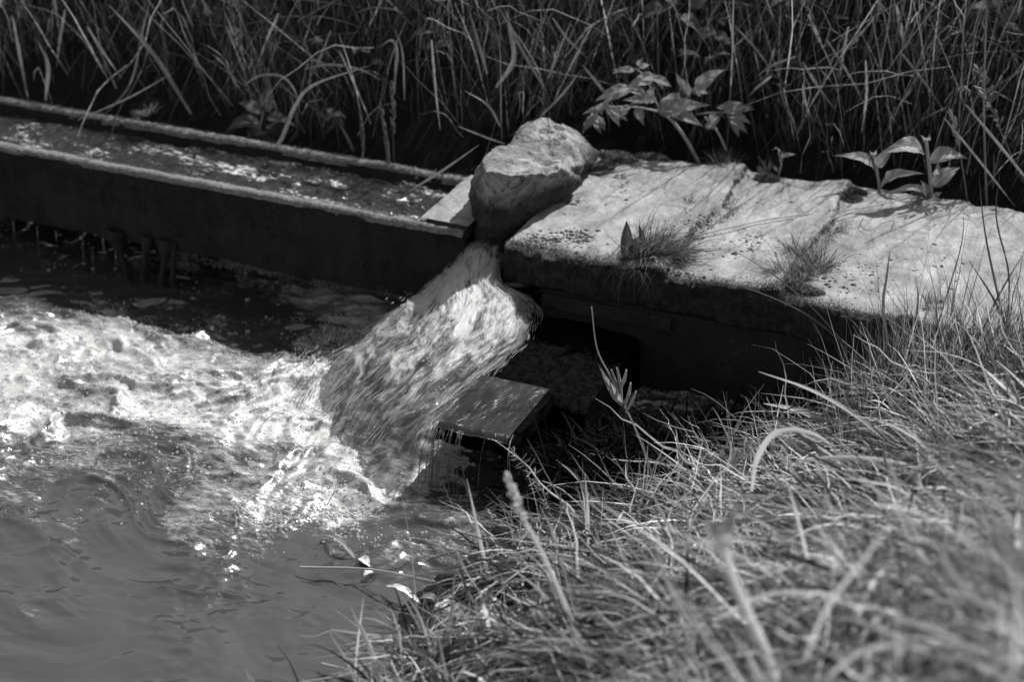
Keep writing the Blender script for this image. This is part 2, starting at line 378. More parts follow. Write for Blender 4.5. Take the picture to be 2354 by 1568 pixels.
def leafmesh(base, tip, width, up, droop=.15, fold=.18, serr=0, nl=22, nw=8, peak=.38, curl=0.):
    base = np.asarray(base, float); tip = np.asarray(tip, float); ax = tip-base; L = np.linalg.norm(ax); ax = ax/L
    up = np.asarray(up, float); s = np.cross(ax, up); s /= np.linalg.norm(s); q = np.cross(s, ax)
    v = np.linspace(0, 1, nl)[:, None]; u = np.linspace(-1, 1, nw+1)[None]
    wv = (v**.8*(1-v)**(.95*(1-peak)/peak)); wv = wv/wv.max()*.92
    if serr: wv = wv*(1+serr*((v*nl*.5) % 1-.5))
    x = u*wv*width/2
    z = np.sin(v*np.pi)*droop*L - v**2*droop*L*1.2 + np.abs(u)*wv*width*fold - u**2*curl*width*wv
    z = z+.012*L*np.sin(v*22-np.abs(u)*5)*np.abs(u)
    P = base+ax*(v*L)[..., None]*np.ones_like(u)[..., None]+s*x[..., None]+q*z[..., None]
    uv = np.stack([np.repeat((u+1)/2, nl, 0), np.repeat(v, nw+1, 1)], -1).reshape(-1, 2)
    return P.reshape(-1, 3), grid_faces(nl, nw+1), uv
def put(name, geo, m, parent=None, base=None):
    """mesh object; its origin goes to base when given (top-level) or stays in the parent's space"""
    V, Q, uv = geo; V = np.array(V, float)
    if parent is not None: V = V-np.array(parent.matrix_world.translation if parent.parent else parent.location)
    elif base is not None: V = V-np.asarray(base)
    return link(name, np_mesh(name, V, Q, uv), m, parent, None if base is None or parent is not None else tuple(map(float, base)))

# ------------------------------------------------------------------ extruded solids
def dense(poly, step):
    out = []; n = len(poly)
    for i in range(n):
        a = np.array(poly[i], float); b = np.array(poly[(i+1) % n], float); k = max(1, int(round(np.linalg.norm(b-a)/step)))
        for t in range(k): out.append(a+(b-a)*t/k)
    return np.array(out)
def solid_x(name, poly, xs, m, step=.015, rough=.004, fr=18, top=None, parent=None, s=3, shear=None, big=0):
    """closed y,z outline run along x, with worn surface"""
    pr = dense(poly, step); xs = np.asarray(xs); nx, npf = len(xs), len(pr)
    P = np.empty((nx, npf, 3)); P[..., 0] = xs[:, None]; P[..., 1] = pr[None, :, 0]; P[..., 2] = pr[None, :, 1]
    if shear: P = shear(P)
    if top: P[..., 2] += top(P[..., 0], P[..., 1], P[..., 2])
    for k in range(3): P[..., k] += rough*fbm(P*fr, 4, s+k*11, .6) + big*fbm(P*4, 2, s+k*7)
    V = P.reshape(-1, 3); Q = grid_faces(nx, npf, True)
    bm = bmesh.new(); vs = [bm.verts.new(v) for v in V]
    for q in Q: bm.faces.new([vs[i] for i in q[::-1]])
    for e in (0, nx-1):
        ring = [vs[e*npf+j] for j in range(npf)]
        bm.faces.new(ring if e == 0 else ring[::-1])
    bm.normal_update(); bmesh.ops.recalc_face_normals(bm, faces=bm.faces)
    bmesh.ops.triangulate(bm, faces=[f for f in bm.faces if len(f.verts) > 4])
    me = bpy.data.meshes.new(name); bm.to_mesh(me); bm.free()
    for p in me.polygons: p.use_smooth = True
    me.set_sharp_from_angle(angle=rad(50))
    return link(name, me, m, parent)

POOL = -.45
NY = .65; FY = 1.108                               # trough outer faces
BOT = at_y(600, 618, NY)[2]                          # underside of the trough
XE = -.47                                            # end of trough
# ------------------------------------------------------------------ ground
def yb(x): return np.interp(x, [-.75, -.35], [1.2, 1.72])
def far_z(x, y):
    g = y-yb(x)
    z = -.42+.30*np.clip((g+.12)/.14, 0, 1)+np.clip(g, 0, None)*.85
    z = np.where(g > 2.4, -.12+2.4*.85+(g-2.4)*.05, z)
    return z+np.clip(g+.1, 0, .4)*.22*fbm(v3(x*2.2, y*2.2), 4, 4)
xs = np.concatenate([np.linspace(-60, -6, 20)[:-1], np.linspace(-6, 5, 240), np.linspace(5, 60, 20)[1:]])
ys = np.concatenate([np.linspace(1.0, 5.5, 150), np.linspace(5.5, 120, 30)[1:]])
X, Y = np.meshgrid(xs, ys, indexing='ij')
tag(sheet('far_bank', v3(X, Y, 0)+v3(X*0, X*0, 0)+np.stack([X*0, X*0, far_z(X, Y)], -1), M_soil), kind='structure')
ctl = [(1700,1100,-.38),(1550,1135,-.38),(1300,1160,-.40),(1080,1215,-.47),(960,1310,-.47),(860,1450,-.47),(790,1568,-.47),(730,1750,-.47),
       (1420,1030,-.37),(1290,1045,-.39),(1540,1030,-.36),(1650,1030,-.36),(1220,1110,-.42),(1330,1095,-.37),(1450,1085,-.36),(1000,1150,-.6),(800,1250,-.6),(600,1500,-.65),(300,1300,-.8),(300,900,-.8),(1300,960,-.6),(1600,950,-.5),
       (2354,790,-.06),(2150,790,-.10),(1990,860,-.22),(1900,960,-.40),(1830,1050,-.42),(2500,780,-.02),(2800,800,.0),
       (2354,1000,.02),(2100,1000,-.18),(2354,1200,.22),(2100,1200,.02),(1850,1250,-.12),(1600,1300,-.25),(1350,1330,-.36),(1200,1450,-.36),
       (1050,1568,-.40),(1400,1568,-.12),(1700,1500,.08),(2000,1450,.3),(2354,1450,.55),(2354,1700,.75),(1900,1750,.42),(1500,1800,0),(1100,1800,-.3),(2800,1300,.5)]
CP = np.array([at_z(*c) for c in ctl])
def tps(d): return np.where(d > 0, d*d*np.log(d+1e-12), 0)
A = tps(np.linalg.norm(CP[:, None, :2]-CP[None, :, :2], axis=-1))+np.eye(len(CP))*.003
PM = np.hstack([np.ones((len(CP), 1)), CP[:, :2]])
S_ = np.block([[A, PM], [PM.T, np.zeros((3, 3))]]); SOL = np.linalg.solve(S_, np.concatenate([CP[:, 2], np.zeros(3)]))
def near_z(x, y):
    x, y = np.broadcast_arrays(np.asarray(x, float), np.asarray(y, float)); sh = x.shape; q = np.stack([x.ravel(), y.ravel()], -1)
    z = np.empty(len(q))
    for i in range(0, len(q), 20000):
        d = np.linalg.norm(q[i:i+20000, None]-CP[None, :, :2], axis=-1); z[i:i+20000] = tps(d)@SOL[:-3]+SOL[-3]+q[i:i+20000]@SOL[-2:]
    return np.clip(z.reshape(sh), -.85, .85)
xs = np.concatenate([np.linspace(-40, -3.5, 12)[:-1], np.linspace(-3.5, 4, 260), np.linspace(4, 60, 20)[1:]])
ys = np.concatenate([np.linspace(-30, -5, 12)[:-1], np.linspace(-5, .55, 200)])
X, Y = np.meshgrid(xs, ys, indexing='ij'); Z = near_z(np.clip(X, -3, 3.2), np.clip(Y, -3.6, .6))+.012*fbm(v3(X*6, Y*6), 4, 9)
tag(sheet('near_bank', np.stack([X, Y, Z], -1), M_matsoil), kind='structure')
X, Y = np.meshgrid(np.linspace(-40, 60, 30), np.linspace(.5, 1.6, 12), indexing='ij')
tag(sheet('stream_bed', np.stack([X, Y, X*0-.84+.03*fbm(v3(X, Y), 3)], -1), M_soil), kind='structure')
X, Y = np.meshgrid(np.linspace(-6, 6, 60), np.linspace(-3, 1.5, 40), indexing='ij')

# ------------------------------------------------------------------ pool
fctl = [(60,560,.32),(200,600,.3),(330,600,.36),(450,640,.3),(120,620,.3),(0,720,.42),(60,760,.5),(0,800,.95),(120,800,1),(240,800,.85),(60,870,1),(180,900,.75),(260,860,.8),(30,960,1),(120,985,.85),(230,970,.8),(330,850,.9),(420,815,.75),
        (300,930,1),(380,900,.75),(500,830,.8),(560,860,.6),(480,890,.9),(600,900,1),(680,930,1),(560,960,.85),(650,990,.95),(720,1000,.95),(430,960,.75),(480,1030,.62),(600,1050,.75),(700,1070,.9),
        (790,1110,1),(740,1150,.9),(650,1110,.7),(550,1090,.62),(580,1060,.4),(650,1050,.5),(780,1180,.75),(840,1160,.6),(380,1020,.45),(400,1100,.46),(500,1150,.58),(600,1170,.62),(700,1190,.5),(250,1050,.48),(120,1060,.44),(30,1050,.46),
        (120,1150,.25),(300,1180,.26),(500,1210,.28),(700,1240,.12),(900,1200,.4),(980,1230,.45),(850,1250,.25),(1000,1180,.4),
        (250,720,.5),(350,710,.4),(430,740,.35),(480,760,.55),(560,700,.15),(600,790,.2),(650,800,.15),(560,750,.3),(150,690,.15),(100,640,.1),(300,660,.1),(500,620,.2),(600,640,.35),(700,665,.6),(800,680,.75),(900,705,.8),(780,650,.4),
        (680,830,.5),(700,800,.5),(740,770,.45),(0,600,.1),(0,1300,0),(300,1300,0),(700,1350,0),(900,1400,0),(200,1500,0),(600,1500,0),(-200,900,.9),(-200,1100,.3),(-200,1400,0),(-500,950,.6),(1200,1150,.1),(1400,1080,.1),(-200,700,.3),(450,600,.6),(600,632,.8),(750,662,.95),(850,682,1),(900,690,1),(700,900,1),(728,985,1),(780,1065,1),(845,1135,.95),(690,950,.95),(740,1030,1),(760,1100,.9),(690,870,.9)]
FP = np.array([list(at_z(a, b, POOL)[:2])+[c] for a, b, c in fctl])
def foam_d(x, y):
    q = np.stack([x.ravel(), y.ravel()], -1); r = np.empty(len(q))
    for i in range(0, len(q), 20000):
        d2 = ((q[i:i+20000, None]-FP[None, :, :2])**2).sum(-1); wt = 1/(d2+.0015)**1.6
        r[i:i+20000] = (wt*FP[:, 2]).sum(1)/wt.sum(1)
    return r.reshape(x.shape)
def flow_noise(X, Y, sx, sy, s, octv=4, warp=.35):
    wx = warp*fbm(v3(X*1.6, Y*1.6), 3, s+50); wy = warp*fbm(v3(X*1.6+9, Y*1.6), 3, s+60)
    # crests run roughly along the picture's horizontal (R); long axis along R
    a = X*R[0]+Y*R[1]+wx; b = X*H[0]+Y*H[1]+wy
    return fbm(v3(a*sx, b*sy), octv, s)
def pool_z(X, Y, fo):
    z = .016*flow_noise(X, Y, 1.8, 4.4, 31, 4, .3)+.0022*flow_noise(X, Y, 8, 22, 33, 3, .5)*(1+4*np.clip(fo, 0, .4))
    rid = 1-np.abs(flow_noise(X, Y, 3.2, 6, 37, 4, .4))*2
    z = z+np.clip(fo, 0, 1)*(.050*rid*np.clip(rid, 0, 1)+.008*fbm(v3(X*13, Y*13), 3, 41)+.004*fbm(v3(X*50, Y*50), 3, 43))
    return POOL+z
xs = np.concatenate([np.linspace(-30, -3.4, 60)[:-1], np.linspace(-3.4, .6, 620), np.linspace(.6, 4, 60)[1:]])
ys = np.concatenate([np.linspace(-14, -2.4, 60)[:-1], np.linspace(-2.4, 1.2, 560)])
X, Y = np.meshgrid(xs, ys, indexing='ij')
fo = foam_d(X, Y)
Z = pool_z(X, Y, fo)
fo2 = fo+.30*flow_noise(X, Y, 2.6, 6, 51, 5, .7)+.08*fbm(v3(X*14, Y*14), 3, 52)
foamv = np.clip((fo2-.05)*.62, 0, .8)
tag(sheet('pool_water', np.stack([X, Y, Z], -1), M_pool, None, {'foam': foamv}), kind='structure')

# froth of small bubbles
ICO = None
def ico(sub=1):
    bm = bmesh.new(); bmesh.ops.create_icosphere(bm, subdivisions=sub, radius=1); v = np.array([a.co[:] for a in bm.verts]); f = np.array([[x.index for x in a.verts] for a in bm.faces]); bm.free(); return v, f
def spheres(name, P, r, m, sub=2, parent=None):
    v, f = ico(sub); V = P[:, None]+v[None]*r[:, None, None]; Q = f[None]+(np.arange(len(P))*len(v))[:, None, None]
    return link(name, np_mesh(name, V.reshape(-1, 3), Q.reshape(-1, 3)), m, parent)
cand = RNG.random((260000, 2))*np.array([4.0, 3.4])+np.array([-3.4, -2.2])
fd = foam_d(cand[:, 0], cand[:, 1])+.30*flow_noise(cand[:, 0], cand[:, 1], 4, 9, 71, 4, .5)+.2*fbm(v3(cand[:, 0]*22, cand[:, 1]*22), 3, 72)
keep = RNG.random(len(cand)) < np.clip((fd-.30)*.30, 0, .25)
cc = cand[keep]; rr = RNG.gamma(2.2, .0008, len(cc))+.0012; rr = np.clip(rr, .0012, .008)
e1 = np.array([at_z(450+480*t_+random.gauss(0, 4), 600+92*t_+random.gauss(0, 5), POOL)[:2] for t_ in RNG.beta(1.6, 1, 1500)]); e2 = np.array([at_z(random.uniform(540, 880), random.gauss(1195, 22), POOL)[:2] for _ in range(650)]); e2 = e2[fbm(v3(e2[:, 0]*12, e2[:, 1]*12), 3, 74) > -.05]
cc = np.concatenate([cc, e1, e2]); rr = np.concatenate([rr, RNG.uniform(.002, .006, len(e1)), RNG.uniform(.0025, .0065, len(e2))])
zz = pool_z(cc[:, 0], cc[:, 1], foam_d(cc[:, 0], cc[:, 1]))
tag(spheres('froth', np.stack([cc[:, 0], cc[:, 1], zz+rr*.2], -1), rr, M_froth, 1), 'pale froth of tiny bubbles floating on the churned pool below the spout', 'foam', kind='stuff')
# ------------------------------------------------------------------ trough
tr = empty('concrete_trough', (-3, .88, BOT), 'long narrow concrete water trough with mossy rims running in from the left', 'trough')
def toff(o, t): o.location = tuple(-np.array(t.location)) if False else o.location
def rel(o, parent):
    o.parent = parent; o.location = tuple(-np.array(parent.location)); return o
prof = [(NY, -.004), (NY+.044, -.004), (NY+.06, -.15), (FY-.06, -.15), (FY-.044, -.004), (FY, -.004), (FY-.005, BOT), (NY+.005, BOT)]
xt = np.concatenate([np.linspace(-12, -3.6, 60)[:-1], np.linspace(-3.6, XE, 330)])
rel(solid_x('channel_body', prof, xt, M_trough, .016, .006, 22, s=5, big=.006), tr)
for y0, y1 in ((NY-.003, NY+.043), (FY-.045, FY+.003)):
    rel(solid_x('rim', [(y0, -.012), (y1, -.012), (y1-.004, .006), (y1-.015, .012), (y0+.015, .012), (y0+.004, .006)], xt, M_rim, .008, .006, 30, s=17+int(y0*10), big=.006), tr)
N = 16000
for y0, y1 in ((NY-.004, NY+.045), (FY-.046, FY+.004)):
    b = np.stack([RNG.uniform(-4, XE, N), RNG.uniform(y0, y1, N), np.full(N, .006)], -1)
    d = RNG.normal(0, .5, (N, 3)); d[:, 2] = np.abs(d[:, 2])+.5; d[:, 1] += (b[:, 1]-(y0+y1)/2)*12
    g = blades(b, d, RNG.uniform(.004, .016, N), RNG.uniform(.001, .0028, N), np.full(N, .3), 2)
    rel(tag(put('rim_moss', g, M_rimmoss), kind='stuff'), tr)
N = 14000; b = np.stack([RNG.uniform(-3.8, XE, N), np.full(N, NY), RNG.uniform(BOT, 0, N)], -1); b = b[(fbm(b*np.array([5, 1, 9]), 4, 311) > .02) | (b[:, 2] > -.03)]; N = len(b)
d = RNG.normal(0, .6, (N, 3)); d[:, 1] = -np.abs(d[:, 1])-.3; d[:, 2] -= .3
rel(tag(put('side_moss', blades(b, d, RNG.gamma(3, .004, N), RNG.uniform(.001, .003, N), RNG.uniform(.2, .8, N), 3), M_sidemoss), kind='stuff'), tr)
# dark hanging weed on the outer face of the trough, with streams down to the pool
for (a, b, wtop) in ((268, 292, 34), (338, 330, 22), (382, 372, 30), (400, 398, 10)):
    p0 = at_y(a, 548+(a-268)*.19, NY-.006); p1 = at_y(b, 630+(b-292)*.1, NY-.03)
    P = [p0+np.array([0, .01, .03]), p0, p0*.6+p1*.4, p1, p1+np.array([0, 0, -.05])]
    k = 1.35/740
    rel(put('hanging_weed', tube(P, [wtop*k*.7, wtop*k*.5, 7*k, 6*k, 9*k], 9, 24, .25), M_wall), tr)
deb = at_z(375, 640, POOL)
v_, f_ = ico(3); v2 = v_*np.array([.09, .05, .022])*(1+.35*fbm(v_*2.2, 3, 8)[:, None])
tag(link('mud_lump', np_mesh('mud_lump', v2, f_), M_wall, None, tuple(deb)), 'dark wet mud lump in the pool under the dripping weed', 'mud')
tag(put('twig', tube([at_z(395, 634, POOL+.02), at_z(436, 640, POOL+.018)], [.006, .004], 7, 8, .3), M_bstem, None, at_z(400, 634, POOL)), 'short pale twig lying on the mud lump under the trough', 'twig')
# thin falling threads of water
k = 0
for (x, y0, y1) in ((85, 520, 590), (128, 530, 560), (190, 550, 640), (212, 565, 660), (236, 545, 600), (30, 505, 560), (265, 575, 620)):
    P = [at_y(x, y0, NY+.01), at_y(x+2, (y0+y1)/2, NY), at_y(x+3, y1, NY)]
    tag(put('water_drip', tube(P, [.0012, .002, .0008], 6, 8), M_bubble, None, P[0]), 'thin thread of water dripping from the left end of the trough underside', 'water drip', 'drips under the trough')
# channel water
xw = np.linspace(-4, XE-.02, 700); yw = np.linspace(NY+.04, FY-.04, 96); X, Y = np.meshgrid(xw, yw, indexing='ij')
amp = np.interp(X, [-3.4, -2.0, -1.4, -.5], [.5, .7, 1, 1.1])
Z = -.043+amp*(.012*fbm(v3(X*6, Y*12), 4, 81)+.012*np.clip(1-np.abs(fbm(v3(X*9, Y*16), 3, 83))*3, 0, 1)+.004*fbm(v3(X*34, Y*50), 3, 85))
fc = amp*(.04+.30*fbm(v3(X*7, Y*18), 4, 87))
tag(sheet('channel_water', np.stack([X, Y, Z], -1), M_chan, None, {'foam': fc}), kind='structure')
xw2 = np.linspace(-12, -4, 60); X, Y = np.meshgrid(xw2, yw[::6], indexing='ij')
tag(sheet('upstream_water', np.stack([X, Y, X*0-.043], -1), M_chan, None, {'foam': X*0}), kind='structure')

# ------------------------------------------------------------------ end block
b0 = at_z(970, 500, .02); bx = b0[0]
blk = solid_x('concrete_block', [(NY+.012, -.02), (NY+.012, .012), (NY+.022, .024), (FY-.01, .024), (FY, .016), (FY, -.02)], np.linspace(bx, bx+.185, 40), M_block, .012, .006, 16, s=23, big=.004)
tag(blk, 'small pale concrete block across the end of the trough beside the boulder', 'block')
# ------------------------------------------------------------------ boulder
def boulder(cen, sc, planes, rotz, name, label, m=M_rock, sub=6, n1=.035, seed=3):
    v, f = ico(sub); d = v
    r = np.full(len(v), 1.4)
    for nx, ny, nz, dd in planes:
        nn = np.array([nx, ny, nz], float); nn /= np.linalg.norm(nn); c = d@nn; r = np.where(c > .05, np.minimum(r, dd/np.maximum(c, .05)), r)
    P = v*r[:, None]*np.array(sc)
    P = P+d*(n1*fbm(P*7, 5, seed, .62)+n1*.35*fbm(P*30, 3, seed+4, .6))[:, None]
    c, s = math.cos(rotz), math.sin(rotz); P = np.stack([P[:, 0]*c-P[:, 1]*s, P[:, 0]*s+P[:, 1]*c, P[:, 2]], -1)
    me = np_mesh(name, P, f); me.set_sharp_from_angle(angle=rad(35))
    o = link(name, me, m, None, tuple(map(float, cen))); return tag(o, label, 'boulder' if 'boulder' in name else 'stone')
def hull_rock(groups, name, label):
    base = None; out_ = []; cen = np.mean([at_y(a, b, c+.18) for g_ in groups for a, b, c in g_], 0)
    for gi, pts in enumerate(groups):
        P = np.array([at_y(a, b, c+.18) for a, b, c in pts])-cen
        bm = bmesh.new(); [bm.verts.new(p) for p in P]; bmesh.ops.convex_hull(bm, input=bm.verts)
        bmesh.ops.delete(bm, geom=[v for v in bm.verts if not v.link_faces], context='VERTS'); bmesh.ops.triangulate(bm, faces=bm.faces)
        for _ in range(6):
            ee = [e for e in bm.edges if e.calc_length() > .007]
            if ee: bmesh.ops.subdivide_edges(bm, edges=ee, cuts=1, use_grid_fill=True); bmesh.ops.triangulate(bm, faces=bm.faces)
        bmesh.ops.smooth_vert(bm, verts=bm.verts, factor=.5, use_axis_x=True, use_axis_y=True, use_axis_z=True)
        bm.normal_update(); Vv = np.array([v.co[:] for v in bm.verts]); Nn = np.array([v.normal[:] for v in bm.verts])
        q_ = Vv+.02*np.stack([fbm(Vv*9, 2, 221), fbm(Vv*9, 2, 222), fbm(Vv*9, 2, 223)], -1); pl = fbm(q_*7, 2, 207); ch = np.round(pl*6)/6
        off = .018*ch+.012*pl+.010*(1-2*np.abs(fbm(q_*6, 4, 205)))+.006*fbm(Vv*26, 4, 209, .65)+.0025*fbm(Vv*80, 2, 211)-.006
        out_.append((Vv+Nn*off[:, None], np.array([[v.index for v in f.verts] for f in bm.faces]), np.zeros((len(Vv), 2)))); bm.free()
    V, Q, U = join(out_); me = np_mesh(name, V, Q); me.set_sharp_from_angle(angle=rad(32))
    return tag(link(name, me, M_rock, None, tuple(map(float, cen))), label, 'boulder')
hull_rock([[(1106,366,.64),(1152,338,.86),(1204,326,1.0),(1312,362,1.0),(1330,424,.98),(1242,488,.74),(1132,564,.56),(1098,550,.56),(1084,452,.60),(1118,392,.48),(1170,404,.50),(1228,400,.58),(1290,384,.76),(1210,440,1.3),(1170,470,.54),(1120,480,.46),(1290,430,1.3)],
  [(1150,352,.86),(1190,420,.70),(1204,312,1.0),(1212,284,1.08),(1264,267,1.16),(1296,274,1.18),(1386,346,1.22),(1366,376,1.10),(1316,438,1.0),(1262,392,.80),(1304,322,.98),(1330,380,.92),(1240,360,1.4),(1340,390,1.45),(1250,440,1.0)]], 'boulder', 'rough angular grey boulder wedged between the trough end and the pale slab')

# ------------------------------------------------------------------ cover slab and wall
SX0 = at_z(1160, 562, 0)[0]; SY0 = .62; SY1 = at_z(1390, 345, 0)[1]
g1 = at_z(1700, 395, 0)[0]; g2 = at_z(1930, 430, 0)[0]; g3 = at_z(2125, 455, 0)[0]; gmid = at_z(1400, 600, 0)[0]
GX = [at_z(1640, 500, 0)[0], at_z(1905, 520, 0)[0], at_z(2200, 560, 0)[0]]
print('slab', SX0, SY0, SY1, 'grooves', GX)
def slab_top(x, y, z):
    t = np.clip((z+.02)/.015, 0, 1); r = 0
    wob = .04*fbm(v3(x*0, y*4), 4, 61)
    for i, g in enumerate(GX):
        u = x-g+wob
        r = r+(.036*np.exp(-np.clip(-u, 0, 9)/.10)*(1/(1+np.exp(u/.008)))-.009*np.exp(-np.clip(u, 0, 9)/.05)*(1/(1+np.exp(-u/.006))))*(1 if i < 2 else .5)
    edge = .012*fbm(v3(x*9, y*0), 4, 62)*np.clip((y-SY1+.12)/.1, 0, 1)
    return t*(r+edge+.006*fbm(v3(x*5, y*3), 3, 63))
def slab_shear(P):
    # far edge steps outward a little at each joint, near edge is ragged; left end is chamfered
    x = P[..., 0]; far = (P[..., 1] > SY1-.1); near = P[..., 1] < SY0+.1
    P[..., 1] += far*(.03*fbm(v3(x*4, x*0), 4, 64)+np.interp(x, [SX0, GX[0], GX[1], 3], [0, .02, .05, .06]))
    P[..., 1] += near*(.018*fbm(v3(x*7, x*0), 4, 65)+.022*fbm(v3(x*16, P[..., 2]*9), 4, 67, .65))
    return P
sp = [(SY0, -.03), (SY0+.02, -.006), (SY0+.05, 0), (SY1-.05, .004), (SY1, -.004), (SY1+.01, -.03), (SY1, -.14), (SY0+.02, -.146), (SY0, -.13)]
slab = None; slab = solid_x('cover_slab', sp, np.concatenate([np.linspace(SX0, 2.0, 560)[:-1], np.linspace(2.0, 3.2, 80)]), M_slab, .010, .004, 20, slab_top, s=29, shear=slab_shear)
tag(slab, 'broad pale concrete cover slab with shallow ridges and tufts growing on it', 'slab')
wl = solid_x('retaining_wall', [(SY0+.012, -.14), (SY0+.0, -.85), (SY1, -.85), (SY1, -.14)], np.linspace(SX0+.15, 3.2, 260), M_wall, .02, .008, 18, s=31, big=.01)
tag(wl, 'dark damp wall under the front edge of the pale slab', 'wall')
# rough mortar ledge just below slab
lg = solid_x('stone_ledge', [(SY0-.003, -.152), (SY0-.006, -.2), (SY0+.06, -.21), (SY0+.06, -.152)], np.linspace(SX0+.15, SX0+.62, 60), M_wall, .012, .008, 20, s=37)
tag(lg, 'worn dark ledge stone jutting under the left front of the slab', 'ledge')
# chute platform
PZ = -.245
la = at_z(1000, 980, PZ); lb = at_z(1170, 1030, PZ)
py0 = (la[1]+lb[1])/2
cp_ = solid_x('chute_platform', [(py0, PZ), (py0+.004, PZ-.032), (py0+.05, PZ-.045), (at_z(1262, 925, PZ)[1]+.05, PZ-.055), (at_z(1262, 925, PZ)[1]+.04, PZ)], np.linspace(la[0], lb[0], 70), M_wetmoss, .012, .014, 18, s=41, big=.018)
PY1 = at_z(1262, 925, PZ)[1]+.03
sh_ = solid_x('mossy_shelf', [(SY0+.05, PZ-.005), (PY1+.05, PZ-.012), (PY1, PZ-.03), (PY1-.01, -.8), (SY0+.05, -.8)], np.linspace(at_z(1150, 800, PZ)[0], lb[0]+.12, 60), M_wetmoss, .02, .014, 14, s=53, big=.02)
fv = np.array([v.co[:] for v in sh_.data.vertices]); fn = np.array([v.normal[:] for v in sh_.data.vertices]); q_ = RNG.integers(0, len(fv), 4000); q_ = q_[fn[q_, 2] > 0]
put('wet_moss', blades(fv[q_], fn[q_]+RNG.normal(0, .7, (len(q_), 3)), RNG.gamma(3, .005, len(q_)), RNG.uniform(.0015, .005, len(q_)), RNG.uniform(.2, 1, len(q_)), 3), M_wetmoss, sh_)
tag(sh_, 'dark mossy shelf between the wet platform and the wall under the slab', 'shelf')
tag(cp_, 'flat dark slab jutting out below the spout with a wet top', 'platform')
print('platform', la, lb)
X, Y = np.meshgrid(np.linspace(la[0]+.012, lb[0]-.012, 90), np.linspace(py0-.004, PY1+.02, 120), indexing='ij')
Z = PZ+.018+.005*fbm(v3(X*14, Y*9), 4, 90)-np.clip((py0+.03-Y)/.03, 0, 1)**2*.012
tag(sheet('platform_water', np.stack([X, Y, Z], -1), M_thin), kind='structure')

# ------------------------------------------------------------------ waterfall
rows = [[(1185,470,-.07),(1200,468,-.065),(1220,465,-.06),(1235,460,-.06),(1250,455,-.06)],
        [(1125,522,-.085),(1150,515,-.07),(1175,508,-.065),(1195,502,-.065),(1215,495,-.065)],
        [(1060,578,-.105),(1088,568,-.07),(1115,560,-.06),(1140,562,-.065),(1168,575,-.085)],
        [(1003,642,-.175),(1045,636,-.115),(1082,634,-.10),(1125,640,-.105),(1180,660,-.15)],
        [(928,700,-.245),(1000,700,-.155),(1075,700,-.13),(1160,698,-.15),(1262,712,-.235)],
        [(850,755,-.34),(935,775,-.22),(1025,795,-.18),(1130,800,-.20),(1245,780,-.265)],
        [(775,812,-.41),(850,850,-.28),(930,888,-.225),(1030,902,-.222),(1190,826,-.252)],
        [(722,862,-.46),(785,918,-.38),(850,970,-.33),(920,1005,-.29),(1012,985,-.25)],
        [(703,892,-.50),(733,985,-.50),(785,1062,-.50),(860,1130,-.50),(1035,1150,-.50)]]
G = np.array([[at_z(*c) for c in r] for r in rows])
NU, NV = 420, 260
G1 = np.stack([spline(G[:, j], NU) for j in range(5)], 1)
G2 = np.stack([spline(G1[i], NV) for i in range(NU)], 0)
dt = np.gradient(G2, axis=0); ds = np.gradient(G2, axis=1); nn = np.cross(ds, dt); nn /= np.linalg.norm(nn, axis=-1, keepdims=True)+1e-9
if nn[..., 2].mean() < 0: nn = -nn
uu, vv = np.meshgrid(np.linspace(0, 1, NU), np.linspace(0, 1, NV), indexing='ij')
wl = np.linalg.norm(G2[:, -1]-G2[:, 0], axis=-1)[:, None]; ln = np.cumsum(np.linalg.norm(np.gradient(G2[:, NV//2], axis=0), axis=-1))[:, None]+vv*0; wd = (vv-.5)*wl
wd = wd+.03*fbm(v3(wd*3, ln*3), 3, 100); hgt = .018*fbm(v3(wd*8, ln*4), 3, 101)+.011*fbm(v3(wd*22, ln*9), 3, 103)+.005*fbm(v3(wd*60, ln*22), 3, 105)
edgef = np.clip(np.minimum(vv, 1-vv)/.06, .15, 1)
bulge = .012*np.sin(np.pi*np.clip(vv/.7, 0, 1))**.5*np.clip((uu-.25)/.2, 0, 1)*np.clip((1-uu)/.15, 0, 1)
G2 = G2+nn*((hgt*edgef*np.interp(uu, [0, .2, .5, 1], [.4, .8, 1.2, .8])+bulge-.03*np.clip((vv-.86)/.14, 0, 1)**2)[..., None])
# ragged side edges
ed = (.045*fbm(v3(ln*7, vv*0), 4, 107))[..., None]*np.clip(1-np.minimum(vv, 1-vv)/.15, 0, 1)[..., None]
G2 = G2+ed*(ds/np.linalg.norm(ds, axis=-1, keepdims=True))
ff = np.interp(uu, [0, .2, .35, .5, .7, .88, 1], [-.1, .04, .26, .24, .08, -.02, .0])
ff = ff-.3*np.clip((vv-.62)/.25, 0, 1)*np.clip((uu-.82)/.08, 0, 1)-.16*np.clip((vv-.8)/.2, 0, 1)*np.clip((uu-.5)/.1, 0, 1)
tag(sheet('waterfall', G2, M_fall, np.stack([wd, ln], -1).reshape(-1, 2), {'foam': ff, 'thin': np.clip(1.25*np.maximum(np.clip((vv-.80)/.14, 0, 1)*np.clip((uu-.27)/.1, 0, 1), np.clip((uu-.86)/.14, 0, 1)*.8)+.5*fbm(v3(wd*40, ln*16), 3, 401)*(np.clip((vv-.82)/.1, 0, 1)+np.clip((uu-.84)/.1, 0, 1)), 0, 1)}), kind='structure')
